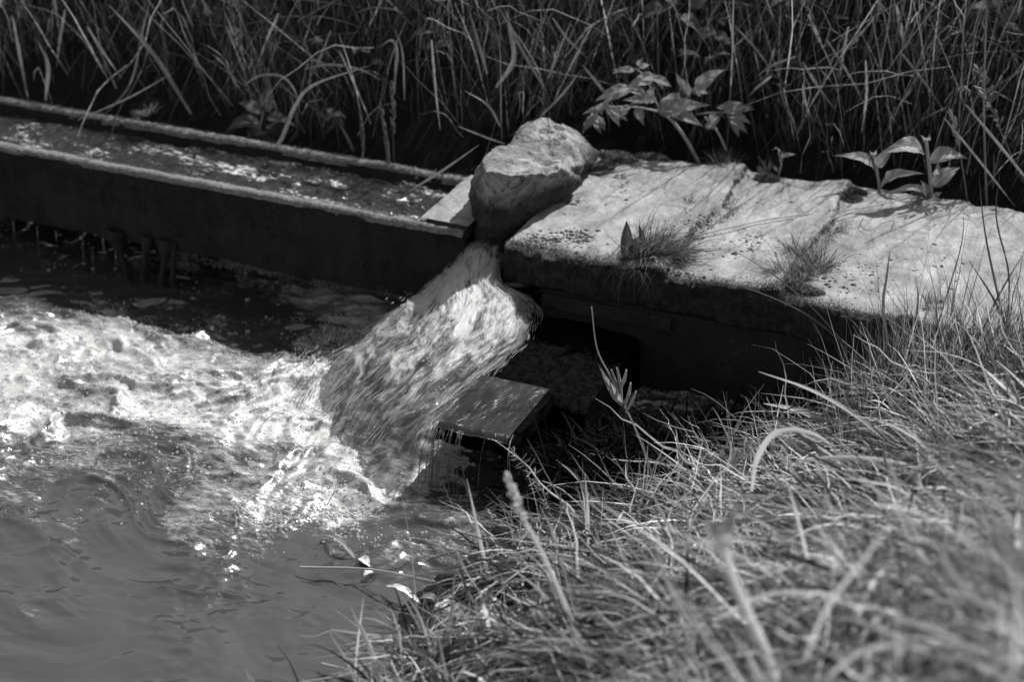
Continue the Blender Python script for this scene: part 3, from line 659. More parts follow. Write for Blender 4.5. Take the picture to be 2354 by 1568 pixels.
# small jets lifted off the fall edges
def jet(pts, w0, w1, nm='water_splash'):
    pass
sp_ = []
for (cx, cy, z_, sx, sy, n_, ax_, ay_) in ((1068, 590, -.10, 8, 14, 25, 8, -6), (945, 690, -.24, 26, 8, 30, 10, -6), (765, 780, -.43, 26, 14, 90, 7, -18), (725, 815, -.44, 25, 20, 160, 4, -6), (705, 860, -.44, 14, 30, 140, 4, -5), (712, 900, -.44, 14, 60, 80, 6, -8), (780, 1080, -.44, 40, 50, 80, 6, -6)):
    for _ in range(n_):
        x_, y_ = cx+random.gauss(0, sx), cy+random.gauss(0, sy); l_ = random.uniform(.15, 1)
        a = at_z(x_, y_, z_+random.uniform(0, .04)); b = at_z(x_+ax_*l_, y_+ay_*l_, z_+random.uniform(.02, .05)); sp_.append(tube([a, (a+b)/2, b], [.0006, random.uniform(.0008, .0022), .0006], 5, 5))
T_ = np.gradient(G2, axis=0); T_ /= np.linalg.norm(T_, axis=-1, keepdims=True)
for _ in range(2600):
    iu = int(np.clip(RNG.beta(2.2, 1.6)*NU, 20, NU-8)); iv = int(np.clip(RNG.random()**.9*NV, 3, NV-4)); 
    if noise(np.array([[wd[iu, iv]*14, ln[iu, iv]*7, 0.]]), 301)[0] < -.05: continue
    b0_ = G2[iu, iv]+nn[iu, iv]*random.uniform(0, .012); t_ = T_[iu, iv]*random.uniform(.006, .032)
    sp_.append(tube([b0_-t_, b0_+nn[iu, iv]*.001, b0_+t_], [.0003, random.uniform(.0005, .0016), .0003], 4, 4))
tag(put('spray', join(sp_), M_froth), 'fine spray and droplets thrown off the edges of the falling water', 'spray', kind='stuff')
# trickle off the platform lip
def strand(x0, spread, n, ymid=0):
    gs = []
    for q in range(n):
        x_ = x0+random.gauss(0, spread); w_ = random.uniform(.0006, .0026); dy = random.uniform(0, .02); dx = random.gauss(.0, .016)
        gs.append(tube([np.array([x_-.01, py0+.05, PZ+.010]), np.array([x_, py0-.004, PZ+.004]), np.array([x_+dx*.4, py0-.02-dy, PZ-.04]), np.array([x_+dx, py0-.035-dy, PZ-.11]), np.array([x_+dx*1.4, py0-.04-dy, POOL])], [w_*.6, w_, w_*.6, w_*1.2, w_*.7], 6, 26, .5))
    return join(gs)
for xa, sp1, n1, lb in ((1020, .018, 15, 'ragged bundle of water strands falling off the left corner of the dark platform'), (1054, .007, 6, 'narrower bundle of strands just right of the ragged bundle'), (1112, .001, 1, 'thin thread of water off the middle of the platform lip'), (1166, .001, 2, 'thin thread of water off the right end of the platform lip')):
    x0 = at_z(xa, 985+(xa-1000)*.29, PZ)[0]; tag(put('trickle', strand(x0, sp1, n1), M_strand, None, (x0, py0, PZ)), lb, 'trickle')

# ------------------------------------------------------------------ grass of the near bank (stuff)
def hit(px, py, fz, g0=1.0, g1=11.0, st=.01):
    d = ray(px, py); d = d/np.dot(d, H)
    g = np.arange(g0, g1, st); P = CAM+d*g[:, None]; z = fz(P[:, 0], P[:, 1]); k = np.argmax(P[:, 2] < z)
    return P[k], g[k]
bank_f = lambda x, y: far_z(x, y)
near_f = lambda x, y: np.maximum(near_z(x, y), POOL)

def area_mask(P):
    px, py = to_px(P); return (px > -150) & (px < 2550) & (py > 300) & (py < 1900)
def near_grass():
    parts = []
    NC = 3900
    c = np.stack([RNG.uniform(-2.2, 3.0, NC), RNG.uniform(-3.6, .5, NC)], -1); z = near_z(c[:, 0], c[:, 1])
    P = np.concatenate([c, z[:, None]], 1); px, py = to_px(P); gap = fbm(v3(c[:, 0]*4, c[:, 1]*4), 3, 127)
    ok = (z > -.46+.03) & area_mask(P) & (RNG.random(NC) < np.clip(.85+gap*1.6, .1, 1)) & ((py > np.interp(px, [700, 1040, 1200, 1330, 1400, 1560, 1700, 1850, 1950], [1290, 1300, 1290, 1250, 1200, 1150, 1085, 1005, 890])))
    for (sx_, sy_, sr_) in ((1040, 1408, .13), (1128, 1412, .14), (1060, 1440, .12)):
        q_ = at_z(sx_, sy_, -.4); ok &= np.linalg.norm(c-q_[:2], axis=1) > sr_
    c = c[ok]; z = z[ok]; px, py = px[ok], py[ok]; n = len(c)
    fa = fbm(v3(c[:, 0]*2.0, c[:, 1]*2.0), 3, 121)*6
    per = 23
    cd_ = np.stack([np.cos(fa+2.6), np.sin(fa+2.6), np.zeros(n)], -1)*.75+(-R)[None]*.45-H[None]*.15
    edge = np.clip((-.30-z)/.12, 0, 1)       # towards the waterline the grass stands up
    cd_[:, 2] = RNG.uniform(.1, .75, n)+edge*.5
    B = np.repeat(np.concatenate([c, z[:, None]], 1), per, 0)+RNG.normal(0, .022, (n*per, 3))*np.array([1, 1, .3])
    D = np.repeat(cd_, per, 0)+RNG.normal(0, .40, (n*per, 3))
    D[:, 2] = np.abs(D[:, 2])
    L = RNG.gamma(5, .045, n*per)+.06; W = RNG.gamma(4, .0017, n*per)+.0012
    tone = np.clip(np.repeat(.42+.25*fbm(v3(c[:, 0]*3, c[:, 1]*3), 3, 125), per)+RNG.normal(0, .30, n*per), 0, 1)
    parts.append(blades(B-[0, 0, .01], D, L, W, RNG.uniform(.1, .8, n*per), 6, tone=tone, seg_noise=.006))
    ns = 2200; q = RNG.integers(0, n, ns); b = np.concatenate([c[q], z[q][:, None]+RNG.uniform(.02, .09, (ns, 1))], 1); d = RNG.normal(0, 1, (ns, 3)); d[:, 2] = RNG.normal(.1, .22, ns)
    parts.append(blades(b, d, RNG.uniform(.15, .45, ns), RNG.uniform(.004, .010, ns), RNG.uniform(0, .3, ns), 8, tone=RNG.uniform(.6, 1, ns), seg_noise=.02))
    nb = 2800; q = RNG.integers(0, n, nb); b = np.concatenate([c[q], z[q][:, None]], 1); d = RNG.normal(0, .5, (nb, 3))-R*.3; d[:, 2] = RNG.uniform(.3, 1.1, nb)
    parts.append(blades(b, d, RNG.uniform(.12, .38, nb), RNG.uniform(.007, .014, nb), RNG.uniform(.2, .9, nb), 8, tone=RNG.uniform(.2, .95, nb), seg_noise=.006))
    return join(parts)
tag(put('matted_grass', near_grass(), M_grass), 'dense matted pale grass covering the near bank at lower right', 'grass', kind='stuff')
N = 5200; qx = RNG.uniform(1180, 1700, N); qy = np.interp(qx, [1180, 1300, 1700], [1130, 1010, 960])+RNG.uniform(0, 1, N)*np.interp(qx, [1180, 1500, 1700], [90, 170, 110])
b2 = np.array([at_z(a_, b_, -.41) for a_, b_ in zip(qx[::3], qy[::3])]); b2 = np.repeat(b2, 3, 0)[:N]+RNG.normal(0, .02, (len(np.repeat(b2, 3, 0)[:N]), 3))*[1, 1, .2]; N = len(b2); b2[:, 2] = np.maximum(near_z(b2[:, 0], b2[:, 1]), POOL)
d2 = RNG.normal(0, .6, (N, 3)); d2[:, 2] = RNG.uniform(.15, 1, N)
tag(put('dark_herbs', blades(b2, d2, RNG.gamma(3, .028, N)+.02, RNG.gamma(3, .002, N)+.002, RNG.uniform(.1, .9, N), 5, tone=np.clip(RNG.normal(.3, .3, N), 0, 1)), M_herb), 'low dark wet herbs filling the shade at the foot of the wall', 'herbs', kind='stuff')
# short vertical sedge along the slab front on the right
def fringe():
    N = 2600; px = RNG.uniform(1930, 2500, N); py = np.interp(px, [1900, 2100, 2354, 2500], [880, 830, 850, 870])+RNG.uniform(-20, 130, N)
    B = np.array([at_z(a, b, -.12) for a, b in zip(px, py)]); B[:, 2] = near_z(B[:, 0], B[:, 1])-.01
    B = B[B[:, 1] < SY0-.02]; N = len(B)
    D = RNG.normal(0, .28, (N, 3)); D[:, 2] = 1
    m2 = 150; qx = RNG.uniform(1090, 1920, m2); qy = np.interp(qx, [1090, 1200, 1330, 1400, 1560, 1700, 1850, 1950], [1310, 1285, 1240, 1195, 1145, 1085, 1015, 905])+RNG.uniform(0, 60, m2)
    b2 = np.array([hit(a_, b_, near_f)[0] for a_, b_ in zip(qx, qy)]); d2 = RNG.normal(0, .3, (m2, 3)); d2[:, 2] = 1
    return join([blades(b2, d2, RNG.uniform(.12, .42, m2), RNG.uniform(.003, .007, m2), RNG.uniform(0, .4, m2), 8, tone=RNG.uniform(.4, 1, m2), seg_noise=.006), blades(B, D, RNG.gamma(5, .045, N)+.06, RNG.uniform(.002, .005, N), RNG.uniform(0, .35, N), 6, tone=np.clip(RNG.normal(.45, .25, N), 0, 1), seg_noise=.008)])
tag(put('upright_grass', fringe(), M_grass), 'upright thin grass growing along the foot of the slab at right', 'grass', kind='stuff')
# ------------------------------------------------------------------ grass of the far bank (stuff)
def back_grass():
    parts = []
    for (N, Lk, Wm, dz, gr, tn, sn) in ((38000, .055, .0032, 1.1, .2, .45, .008), (15000, .10, .0042, 1.5, .12, .56, .006), (6500, .08, .0045, .3, .3, .7, .02), (4200, .10, .006, 1.0, .75, .72, .02), (1800, .16, .006, .8, .05, .8, .004)):
        B = np.stack([RNG.uniform(-4.6, 3.2, N), 1.15+RNG.beta(1.1, 1.8, N)*4.2], -1)
        g = B[:, 1]-yb(B[:, 0]); ok = g > np.where(B[:, 0] > -.4, .10, .13)
        B = B[ok]; g = g[ok]; z = far_z(B[:, 0], B[:, 1]); P = np.concatenate([B, z[:, None]], 1); px, py = to_px(P)
        m = (px > -250) & (px < 2600) & (py > -500)
        dn = fbm(v3(B[:, 0]*1.7, B[:, 1]*1.7), 3, 133)
        m &= RNG.random(len(m)) < np.clip(.62+dn*1.5, .06, 1)
        P = P[m]; dn = dn[m]; N = len(P)
        D = RNG.normal(0, .33, (N, 3)); D[:, 2] = dz; D -= H[None]*.12
        if dz < .5: D = RNG.normal(0, .7, (N, 3)); D[:, 2] = RNG.uniform(-.5, .9, N); P[:, 2] += RNG.uniform(.1, .6, N); 
        L = RNG.gamma(5, Lk, N)+.06
        parts.append(blades(P-[0, 0, .01], D, L, RNG.uniform(.5, 1.5, N)*Wm, RNG.uniform(0, 2*gr, N), 6, tone=np.clip(RNG.normal(tn, .26, N), 0, 1), seg_noise=sn))
    return join(parts)
tag(put('bank_grass', back_grass(), M_back), 'tall dark tangled grass covering the steep far bank', 'grass', kind='stuff')
cl_ = []
for _ in range(150):
    x_, y_ = RNG.uniform(-4.3, 3.0), RNG.uniform(1.3, 3.6)
    if y_-yb(x_) < .2: continue
    c0 = np.array([x_, y_, far_z(np.array([x_]), np.array([y_]))[0]+RNG.uniform(.08, .45)]); sz = RNG.uniform(.04, .11)
    for q in range(RNG.integers(4, 10)):
        a_ = c0+RNG.normal(0, .05, 3); dr = RNG.normal(0, 1, 3); dr[2] = dr[2]*.4-.1; dr /= np.linalg.norm(dr)
        cl_.append(leafmesh(a_, a_+dr*sz*RNG.uniform(.6, 1.3), sz*RNG.uniform(.35, .6), np.array([0, 0, 1.])+RNG.normal(0, .3, 3)-H*.3, .15, .15, 0, 10, 4, .42))
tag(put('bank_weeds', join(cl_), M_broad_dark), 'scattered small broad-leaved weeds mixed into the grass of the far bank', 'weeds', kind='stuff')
# ------------------------------------------------------------------ single plants
def pxm(g): return g/F*1.0/ math.cos(PITCH)           # metres per picture pixel, near enough
def merge_put(name, geos, m, parent=None, base=None): return put(name, join(geos), m, parent, base)
def px_blade(name, label, cat, pts, wpx, g, m=M_bstem, fold=.25, group=None, dz=None, tone=None, twist=.5):
    gs = np.asarray(g, float)+(np.zeros(len(pts)) if dz is None else np.asarray(dz, float))
    P = np.array([at_g(a, b, q) for (a, b), q in zip(pts, np.broadcast_to(gs, len(pts)))])
    wd = np.asarray(wpx, float)*g*1.02/F if np.ndim(wpx) else np.array([.5, 1, 1, .7, .08])*wpx*np.mean(gs)/F*1.02
    o = put(name, ribbon(P, wd, fold, twist, 22, tone=tone), m, None, P[0]); return tag(o, label, cat, group)
# single grass blades, then loose reed blades, on the far bank
BB = [([(565,192),(600,173),(650,176),(680,212),(690,260)], 8, 'bent pale blade arching over the far rim at upper left'),
 ([(560,420),(640,330),(675,250),(720,195),(850,150)], 12, 'long curved blade sweeping up left of the middle of the far bank'),
 ([(700,158),(760,148),(830,160),(880,185)], 8, 'short arched blade above the long curved blade'),
 ([(905,215),(912,120),(900,92),(872,108)], 10, 'pale blade folded over at its top above the trough'),
 ([(992,90),(1000,190),(1012,300)], 8, 'straight narrow pale blade standing behind the trough'),
 ([(1150,290),(1120,240),(1068,208)], 8, 'short pale blade curving down just left above the boulder'),
 ([(1140,200),(1180,140),(1172,70),(1165,20)], 15, 'broad dull blade curling upward above the boulder'),
 ([(440,262),(350,120),(250,10)], 12, 'thick leaning stalk crossing the upper left of the far bank'),
 ([(180,275),(300,222),(400,165)], 5, 'thin straw leaning right near the far rim at left'),
 ([(240,265),(300,190),(330,60),(345,0)], 5, 'thin upright straw near the far rim at left'),
 ([(105,230),(110,150),(85,90)], 12, 'short broad pale blade near the left edge'),
 ([(930,230),(925,120),(905,60)], 6, 'upright pale blade right of the folded blade'),
 ([(1120,170),(1100,100),(1075,10)], 9, 'leaning blade above the straight narrow blade')]
for pts, wpx, lb in BB:
    mx_, my_ = pts[len(pts)//2]; P0, g0 = hit(mx_, my_, bank_f); px_blade('grass_blade', lb, 'grass blade', pts, wpx*.78, max(g0-.35, ahead((0, 1.25, 0))), M_bstem, tone=random.uniform(.45, 1))
RB = [((1858,31),(1885,93),11),((1974,89),(1925,125),9),((1830,129),(1760,165),8),((1845,142),(1903,227),9),((1774,174),(1734,209),8),((1990,138),(1983,263),8),((2068,116),(2153,232),8),
 ((1845,191),(1863,258),8),((1780,110),(1762,175),7),((2060,10),(2085,110),12),((1950,60),(1935,150),8),((2220,240),(2350,400),9),((2170,270),(2290,420),7),((1900,90),(1975,220),7),((2010,40),(1945,100),6),
 ((1340,150),(1400,230),8),((1360,60),(1290,200),7),((1270,40),(1330,110),7),((1260,180),(1300,80),8),((1240,270),(1310,190),7),((1250,200),(1180,60),8),((940,440),(1060,360),7),((1160,330),(1080,300),6),((1690,60),(1755,140),7),
 ((640,30),(600,130),7),((520,60),(560,170),6),((30,40),(60,200),10),((150,20),(135,120),9),((200,60),(260,150),7),((760,70),(720,160),6)]
for (x0, y0), (x1, y1), wpx in RB:
    P0, g0 = hit((x0+x1)/2, (y0+y1)/2, bank_f); bx_, by_ = random.uniform(-14, 14), random.uniform(-8, 8)
    x1 += (x1-x0)*.35; y1 += (y1-y0)*.35; bx_ *= .5; by_ *= .5
    px_blade('dry_reed', 'loose pale reed blade caught among the dark grass of the far bank', 'reed blade', [(x0, y0), ((x0+x1)/2+bx_, (y0+y1)/2+by_), (x1, y1)], wpx*.8, g0-random.uniform(.2, .4), M_bstem, group='loose reed blades on the far bank', dz=[0, .02, .05], tone=random.uniform(.6, 1))
def seed_stem(name, label, pts, wpx, head, hw, g, m, group=None, hn=46, dz=None, hl=14, fr=4.0):
    P = np.array([at_g(a, b, g) for a, b in pts]); k = g/F*1.02
    if dz is not None: P = P+H*np.asarray(dz)[:, None]
    t = empty(name, P[0], label, 'grass stem', group)
    put('stalk', tube(P, [wpx*k*.55, wpx*k*.45, wpx*k*.3], 7, 26), m, t)
    Hd = spline(np.array([at_g(a, b, g) for a, b in head]) + (H*dz[-1] if dz is not None else 0), hn); T = np.gradient(Hd, axis=0); T /= np.linalg.norm(T, axis=1, keepdims=True)
    geos = []
    sp_ = np.linspace(0, 1, hn)
    for i in range(hn):
        out_ = RNG.normal(size=3); out_ -= T[i]*np.dot(out_, T[i]); out_ /= np.linalg.norm(out_)
        ww = hw*k*(.35+.65*math.sin(math.pi*min(1, sp_[i]*.9+.1)))
        b = Hd[i]; tp = b+out_*ww*.6+T[i]*hl*k
        geos.append(tube([b, (b+tp)/2+out_*ww*.1, tp], [min(hw*.06, fr*.3)*k, min(hw*.22, fr)*k, min(hw*.03, fr*.2)*k], 5, 6))
    put('seed_head', join(geos), m, t); return t
def gx(x, y, off=.3): return hit(x, y, bank_f)[1]-off
seed_stem('seeding_stem', 'grassy stem with a long seed head standing left of the middle behind the trough', [(908,420),(905,340),(900,270)], 4, [(905,310),(903,250),(900,195)], 12, gx(905, 330, .2), M_bstem)
seed_stem('seeding_stem', 'short dry spiky stem rising from behind the far rim', [(895,400),(890,330),(878,270)], 9, [(892,360),(884,300),(876,240)], 10, ahead(at_z(895, 400, -.02))+.02, M_bstem)
seed_stem('seeding_stem', 'short dry seed stem left of the dry spiky stem', [(830,395),(836,330),(832,285)], 5, [(836,350),(833,310),(830,275)], 9, ahead(at_z(830, 385, -.02))+.03, M_bstem)
gR = ahead(at_z(2200, 465, 0))+.06
seed_stem('seeding_stem', 'drooping seed head beside the leafy plant at the back of the slab', [(2225,470),(2215,400),(2203,330)], 3, [(2205,340),(2197,300),(2188,265)], 15, gR, M_stem, hn=22, hl=22)
seed_stem('seeding_stem', 'tall straight thin stem rising behind the right part of the slab', [(2268,470),(2262,240),(2268,20)], 5, [(2268,60),(2268,35),(2268,12)], 4, gR, M_bstem, hn=12)
seed_stem('seeding_stem', 'loose panicle on a leaning stem near the right edge', [(2354,420),(2300,300),(2262,200)], 4, [(2300,290),(2270,230),(2250,160)], 42, gR+.05, M_bstem, hn=26, hl=16)
# broad leaves in the dark on the far bank
def leaf_plant(name, label, base, stems, leaves, g, m_leaf, m_stem, cat='plant', sw=6, droop=.12, fold=.18, serr=0, fwd=.05, toward=.3, extra=0):
    if extra:
        st_ = random.getstate(); random.seed(5); leaves = [(a, b, c, d, w_*.72, *r) for a, b, c, d, w_, *r in leaves]+[(a+random.uniform(-9, 9), b+random.uniform(-9, 6), c+random.uniform(-20, 20), d+random.uniform(-18, 14), w_*.55) for a, b, c, d, w_, *r in leaves]; random.setstate(st_)
    k = g/F*1.02; B = at_g(*base, g); t = empty(name, B, label, cat)
    for s in stems:
        pts, wpx = s; put('stem', tube([at_g(a, b, g) for a, b in pts], [wpx*k*.5, wpx*k*.4], 8, 20), m_stem, t)
    for (x0, y0, x1, y1, wpx, *r) in leaves:
        pass
        jit = random.uniform(-1, 1)*fwd; tdir = random.uniform(-1, 1)*fwd+ (r[0] if r else 0)
        a = at_g(x0, y0, g+jit*.3); b = at_g(x1, y1, g+tdir)
        up = np.array([0, 0, 1.])*.8-H*toward+R*random.uniform(-.2, .2)
        ax = b-a; ax /= np.linalg.norm(ax)
        if abs(ax@up)/np.linalg.norm(up) > .85: up = -H
        put('leaf', leafmesh(a, b, wpx*k*1.15, up, droop*random.uniform(.6, 1.3), fold*random.uniform(.6, 1.4), serr, 26, 10), m_leaf, t)
    return t
def P2(x, y): return (x, y)
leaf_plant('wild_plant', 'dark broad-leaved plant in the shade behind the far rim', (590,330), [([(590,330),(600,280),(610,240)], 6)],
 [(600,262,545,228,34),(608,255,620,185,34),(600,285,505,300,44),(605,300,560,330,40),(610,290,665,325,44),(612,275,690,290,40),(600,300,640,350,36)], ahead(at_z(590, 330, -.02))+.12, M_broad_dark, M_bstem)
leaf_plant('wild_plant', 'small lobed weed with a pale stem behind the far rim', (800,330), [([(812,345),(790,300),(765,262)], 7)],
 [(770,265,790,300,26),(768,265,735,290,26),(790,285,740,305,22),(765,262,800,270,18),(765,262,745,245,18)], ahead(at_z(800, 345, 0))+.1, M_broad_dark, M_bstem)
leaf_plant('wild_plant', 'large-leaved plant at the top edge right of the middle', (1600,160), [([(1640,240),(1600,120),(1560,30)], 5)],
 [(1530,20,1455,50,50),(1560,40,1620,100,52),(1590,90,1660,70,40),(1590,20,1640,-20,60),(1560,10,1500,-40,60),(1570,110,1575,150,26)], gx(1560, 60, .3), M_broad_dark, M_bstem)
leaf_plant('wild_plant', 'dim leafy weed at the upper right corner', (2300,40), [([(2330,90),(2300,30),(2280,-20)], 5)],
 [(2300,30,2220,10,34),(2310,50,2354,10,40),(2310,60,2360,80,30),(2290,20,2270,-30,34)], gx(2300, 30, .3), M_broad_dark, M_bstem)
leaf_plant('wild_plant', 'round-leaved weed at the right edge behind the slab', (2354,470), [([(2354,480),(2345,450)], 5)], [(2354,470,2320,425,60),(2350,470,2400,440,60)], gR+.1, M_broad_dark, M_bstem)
# elder seedling
gE = ahead(at_z(1605, 368, 0))+.07
leaf_plant('elder_seedling', 'young plant with divided pointed leaves arching behind the slab right of the boulder', (1608,378),
 [([(1608,378),(1580,325),(1548,280),(1520,257)], 9), ([(1520,257),(1465,246),(1400,245)], 5), ([(1520,257),(1500,215),(1490,180)], 4), ([(1520,257),(1570,230),(1600,200)], 4), ([(1670,345),(1648,300),(1620,268)], 6), ([(1600,262),(1640,258),(1670,258)], 4), ([(1490,180),(1470,163),(1460,155)], 3)],
 [(1452,200,1364,230,40),(1402,240,1352,264,28),(1394,248,1428,292,30),(1376,260,1333,308,28),(1368,264,1394,303,26),(1500,180,1440,198,40,-.04),(1498,178,1548,198,30),(1505,232,1430,228,34),(1462,248,1480,284,28),(1450,244,1418,262,22),(1498,205,1486,240,26,-.05),
  (1515,260,1632,236,58,-.08),(1540,256,1618,288,44,-.1),(1520,250,1560,215,36),(1598,202,1650,172,46),(1590,204,1632,214,28),(1580,218,1572,180,26),(1642,260,1638,298,34,-.06),(1664,256,1738,248,34),(1670,260,1728,282,34),(1674,266,1720,306,34,-.05),(1655,252,1708,232,28),(1460,160,1404,166,24),(1468,156,1495,146,20),(1530,225,1575,228,30),(1475,215,1440,205,26)],
 gE, M_broad, M_stem, 'seedling', droop=.1, serr=.10, toward=.75, extra=1)
gN = ahead(at_z(2139, 455, 0))+.0
leaf_plant('leafy_weed', 'larger upright weed with big arching leaves on the back edge of the slab', (2139,458),
 [([(2141,462),(2138,400),(2128,318)], 10)],
 [(2124,352,2026,342,50,-.05),(2136,372,2226,354,44,-.05),(2143,430,2208,378,38,.03),(2133,450,2118,412,18),(2130,457,2038,432,24,-.1),(2128,322,2118,312,10),(2132,322,2138,308,10),(2145,458,2165,440,14),(2146,400,2160,368,14)],
 gN, M_broad, M_stem, 'weed', droop=.2, toward=.45)
gA = ahead(at_z(2021, 436, 0))+.02
leaf_plant('leafy_weed', 'smaller weed with three pointed leaves left of the larger one', (2021,436),
 [([(2023,438),(2017,400),(2006,352)], 8)], [(2009,390,1930,348,34,-.05),(2015,384,2052,342,30,.0),(2026,432,2114,388,34,-.08),(2006,356,2000,348,8),(2008,355,2015,345,8)],
 gA, M_broad, M_stem, 'weed', droop=.12, toward=.5)
leaf_plant('leafy_sprout', 'tiny sprout with two curled leaves between the back tufts on the slab', (1790,400), [([(1790,402),(1796,375),(1790,350)], 4)],
 [(1792,352,1778,338,9),(1795,362,1832,352,14),(1793,372,1800,345,9),(1788,395,1776,380,10)], ahead(at_z(1790, 402, 0)), M_broad, M_stem, 'sprout')
# runners
def on_slab(x, y, h=.012): return at_z(x, y, h)
tag(put('runner', tube([on_slab(*p) for p in ((1600,541,.014),(1690,520,.02),(1790,500,.02),(1979,478,.02),(2085,456,.03))], [.0028, .002], 6, 40), M_stem, None, on_slab(1790, 500)), 'long pale runner lying across the slab from the leafy weed', 'runner')
tag(put('runner', tube([on_slab(*p) for p in ((1979,480,.025),(1910,505,.02),(1872,535,.014),(1855,570,.014))], [.0028, .002], 6, 40), M_stem, None, on_slab(1910, 505)), 'short pale runner curving down to the right-hand tuft on the slab', 'runner')
tag(put('tendril', tube([on_slab(*p) for p in ((1985,500,.02),(1978,518,.018),(2000,530,.016),(2030,512,.018),(2055,508,.02),(2050,525,.02))], [.0016, .0012], 5, 40), M_dgreen, None, on_slab(2000, 520)), 'thin curled tendril on the slab in the shadow of the weed', 'tendril')
# tufts on the slab
def tuft(px, py, rpx, hpx, n, label, z=.005, m=M_dgreen, leaves=(), hang=0, lean=(0, 0), wmul=1, cat='grass tuft', extra=None):
    B = at_z(px, py, z); g = ahead(B); k = g/F*1.02; t = empty('grass_tuft', B, label, cat)
    nc = 7; ca = RNG.uniform(0, 2*np.pi, nc); cq = RNG.uniform(.1, .55, nc); cc_ = np.stack([np.cos(ca)*cq*rpx*k, np.sin(ca)*cq*rpx*k*1.6, np.zeros(nc)], -1); cc_[:, 1] = np.maximum(cc_[:, 1], -.02 if hang else -9)
    cdir = cc_/k*.5+RNG.normal(0, .3*rpx, (nc, 3)); cdir[:, 2] = RNG.uniform(.5, 1.2, nc)*hpx; w_ = RNG.integers(0, nc, n)
    bs = B+cc_[w_]+RNG.normal(0, .10*rpx*k, (n, 3))*np.array([1, 1, .05]); D = cdir[w_]+RNG.normal(0, .38*rpx, (n, 3))*np.array([1, 1, .5])+(R*lean[0]+np.array([0, 0, 1])*lean[1])[None]
    D[:, 2] = np.abs(D[:, 2])
    L = RNG.uniform(.25, 1.2, n)*np.hypot(rpx, hpx)*.75*k
    put('blades', blades(bs, D, L, RNG.uniform(.0018, .0038, n)*wmul, RNG.uniform(.05, .5, n), 6, tone=np.clip(RNG.normal(.5, .3, n), 0, 1), seg_noise=.02), m, t)
    for (x0, y0, x1, y1, wpx) in leaves:
        up = -H+np.array([0, 0, .5])
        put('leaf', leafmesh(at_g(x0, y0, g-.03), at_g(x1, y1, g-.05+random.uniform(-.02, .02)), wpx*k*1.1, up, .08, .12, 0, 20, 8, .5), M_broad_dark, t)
    if hang:
        N_ = 40; b2 = bs[bs[:, 1] < B[1]+.01][:N_]; b2 = np.concatenate([b2]*3)[:N_]; b2[:, 1] = np.minimum(b2[:, 1], SY0-.005); N_ = len(b2)
        d2 = RNG.normal(0, .5, (N_, 3)); d2[:, 1] = -np.abs(d2[:, 1])*.3-.2; d2[:, 2] = -.3
        put('roots', blades(b2, d2, RNG.uniform(.03, .10, N_), np.full(N_, .0016), RNG.uniform(.4, 1, N_), 6, seg_noise=.04), m, t)
    return t
M_tuft = mat_leaf('tuft_green', [(0, .05), (.7, .16), (1, .34)], .4)
tuft(1490, 590, 130, 105, 1200, 'largest bushy grass tuft with dock leaves hanging over the left front edge of the slab', leaves=((1440,600,1441,512,32),(1452,575,1462,548,16),(1462,592,1418,603,24),(1500,594,1556,582,20),(1447,612,1428,645,22),(1480,560,1470,520,14)), hang=1, m=M_tuft, lean=(25, 0))
tuft(1836, 628, 110, 85, 650, 'spiky grass tuft on the front of the slab right of the bushy one', m=M_tuft, lean=(-10, 0))
tuft(1680, 378, 55, 50, 190, 'thin backlit grass tuft on the back edge of the slab', m=M_tuft)
tuft(1592, 466, 32, 16, 90, 'tiny flat grass rosette in the middle of the slab', m=M_tuft)
tuft(1575, 496, 45, 14, 90, 'flat grass rosette just in front of the tiny one', m=M_tuft)
tuft(1758, 395, 22, 55, 60, 'small upright tuft beside the tiny sprout on the back edge', m=M_tuft)
tuft(340, 262, 40, 34, 60, 'small spiky tuft growing on the far rim of the trough', z=.008, m=M_stem)
tuft(2120, 462, 60, 14, 110, 'low tangle of blades around the foot of the leafy weed', m=M_tuft)
tuft(2150, 700, 40, 60, 70, 'short sprigs growing near the front of the slab at right', m=M_tuft)
v_, f_ = ico(3); v2 = v_*np.array([.045, .018, .012])*(1+.4*fbm(v_*2, 3, 9)[:, None])
tag(link('pale_chip', np_mesh('pale_chip', v2, f_), M_rock, None, tuple(at_y(322, 262, FY-.03))), 'small pale chip lying on the far rim of the trough', 'stone chip')
# moss cushions
def cushion(px, py, rx, ry, h, label, z=.004, n=2600):
    B = at_z(px, py, z); k = ahead(B)/F*1.02; t = empty('moss_cushion', B, label, 'moss')
    v, f = ico(4); v = v[:]; P = v*np.array([rx*k, ry*k*2.1, h]); P = P*(1+.35*fbm(v*2.5, 4, int(px))[:, None]); P[:, 2] = np.where(P[:, 2] < 0, P[:, 2]*.3, P[:, 2])
    c, s = math.cos(-.0), math.sin(0)
    link('pad', np_mesh('pad', P, f), M_moss, t)
    i = RNG.integers(0, len(P), n); i = i[P[i, 2] > -.002]; b = P[i]; d = v[i]+RNG.normal(0, .5, (len(i), 3)); d[:, 2] = np.abs(d[:, 2])
    g_ = blades(b, d, RNG.uniform(.004, .012, len(i)), RNG.uniform(.001, .0025, len(i)), np.full(len(i), .2), 2)
    link('shoots', np_mesh('shoots', *g_), M_moss, t); return t
cushion(1420, 362, 45, 15, .018, 'moss cushion on the back left corner of the slab near the boulder')
cushion(1385, 385, 25, 22, .010, 'thin moss patch beside the boulder on the slab')
cushion(1500, 362, 40, 8, .012, 'low moss strip along the back edge of the slab')
cushion(1762, 412, 28, 10, .02, 'round dark moss cushion on the back edge under the small tuft')
cushion(1950, 440, 45, 9, .016, 'moss cushion on the back edge left of the leafy weeds')
cushion(1960, 458, 22, 10, .014, 'small dark moss cushion in front of the back-edge moss')
cushion(1885, 528, 18, 14, .008, 'dark moss patch along the joint above the right-hand tuft')
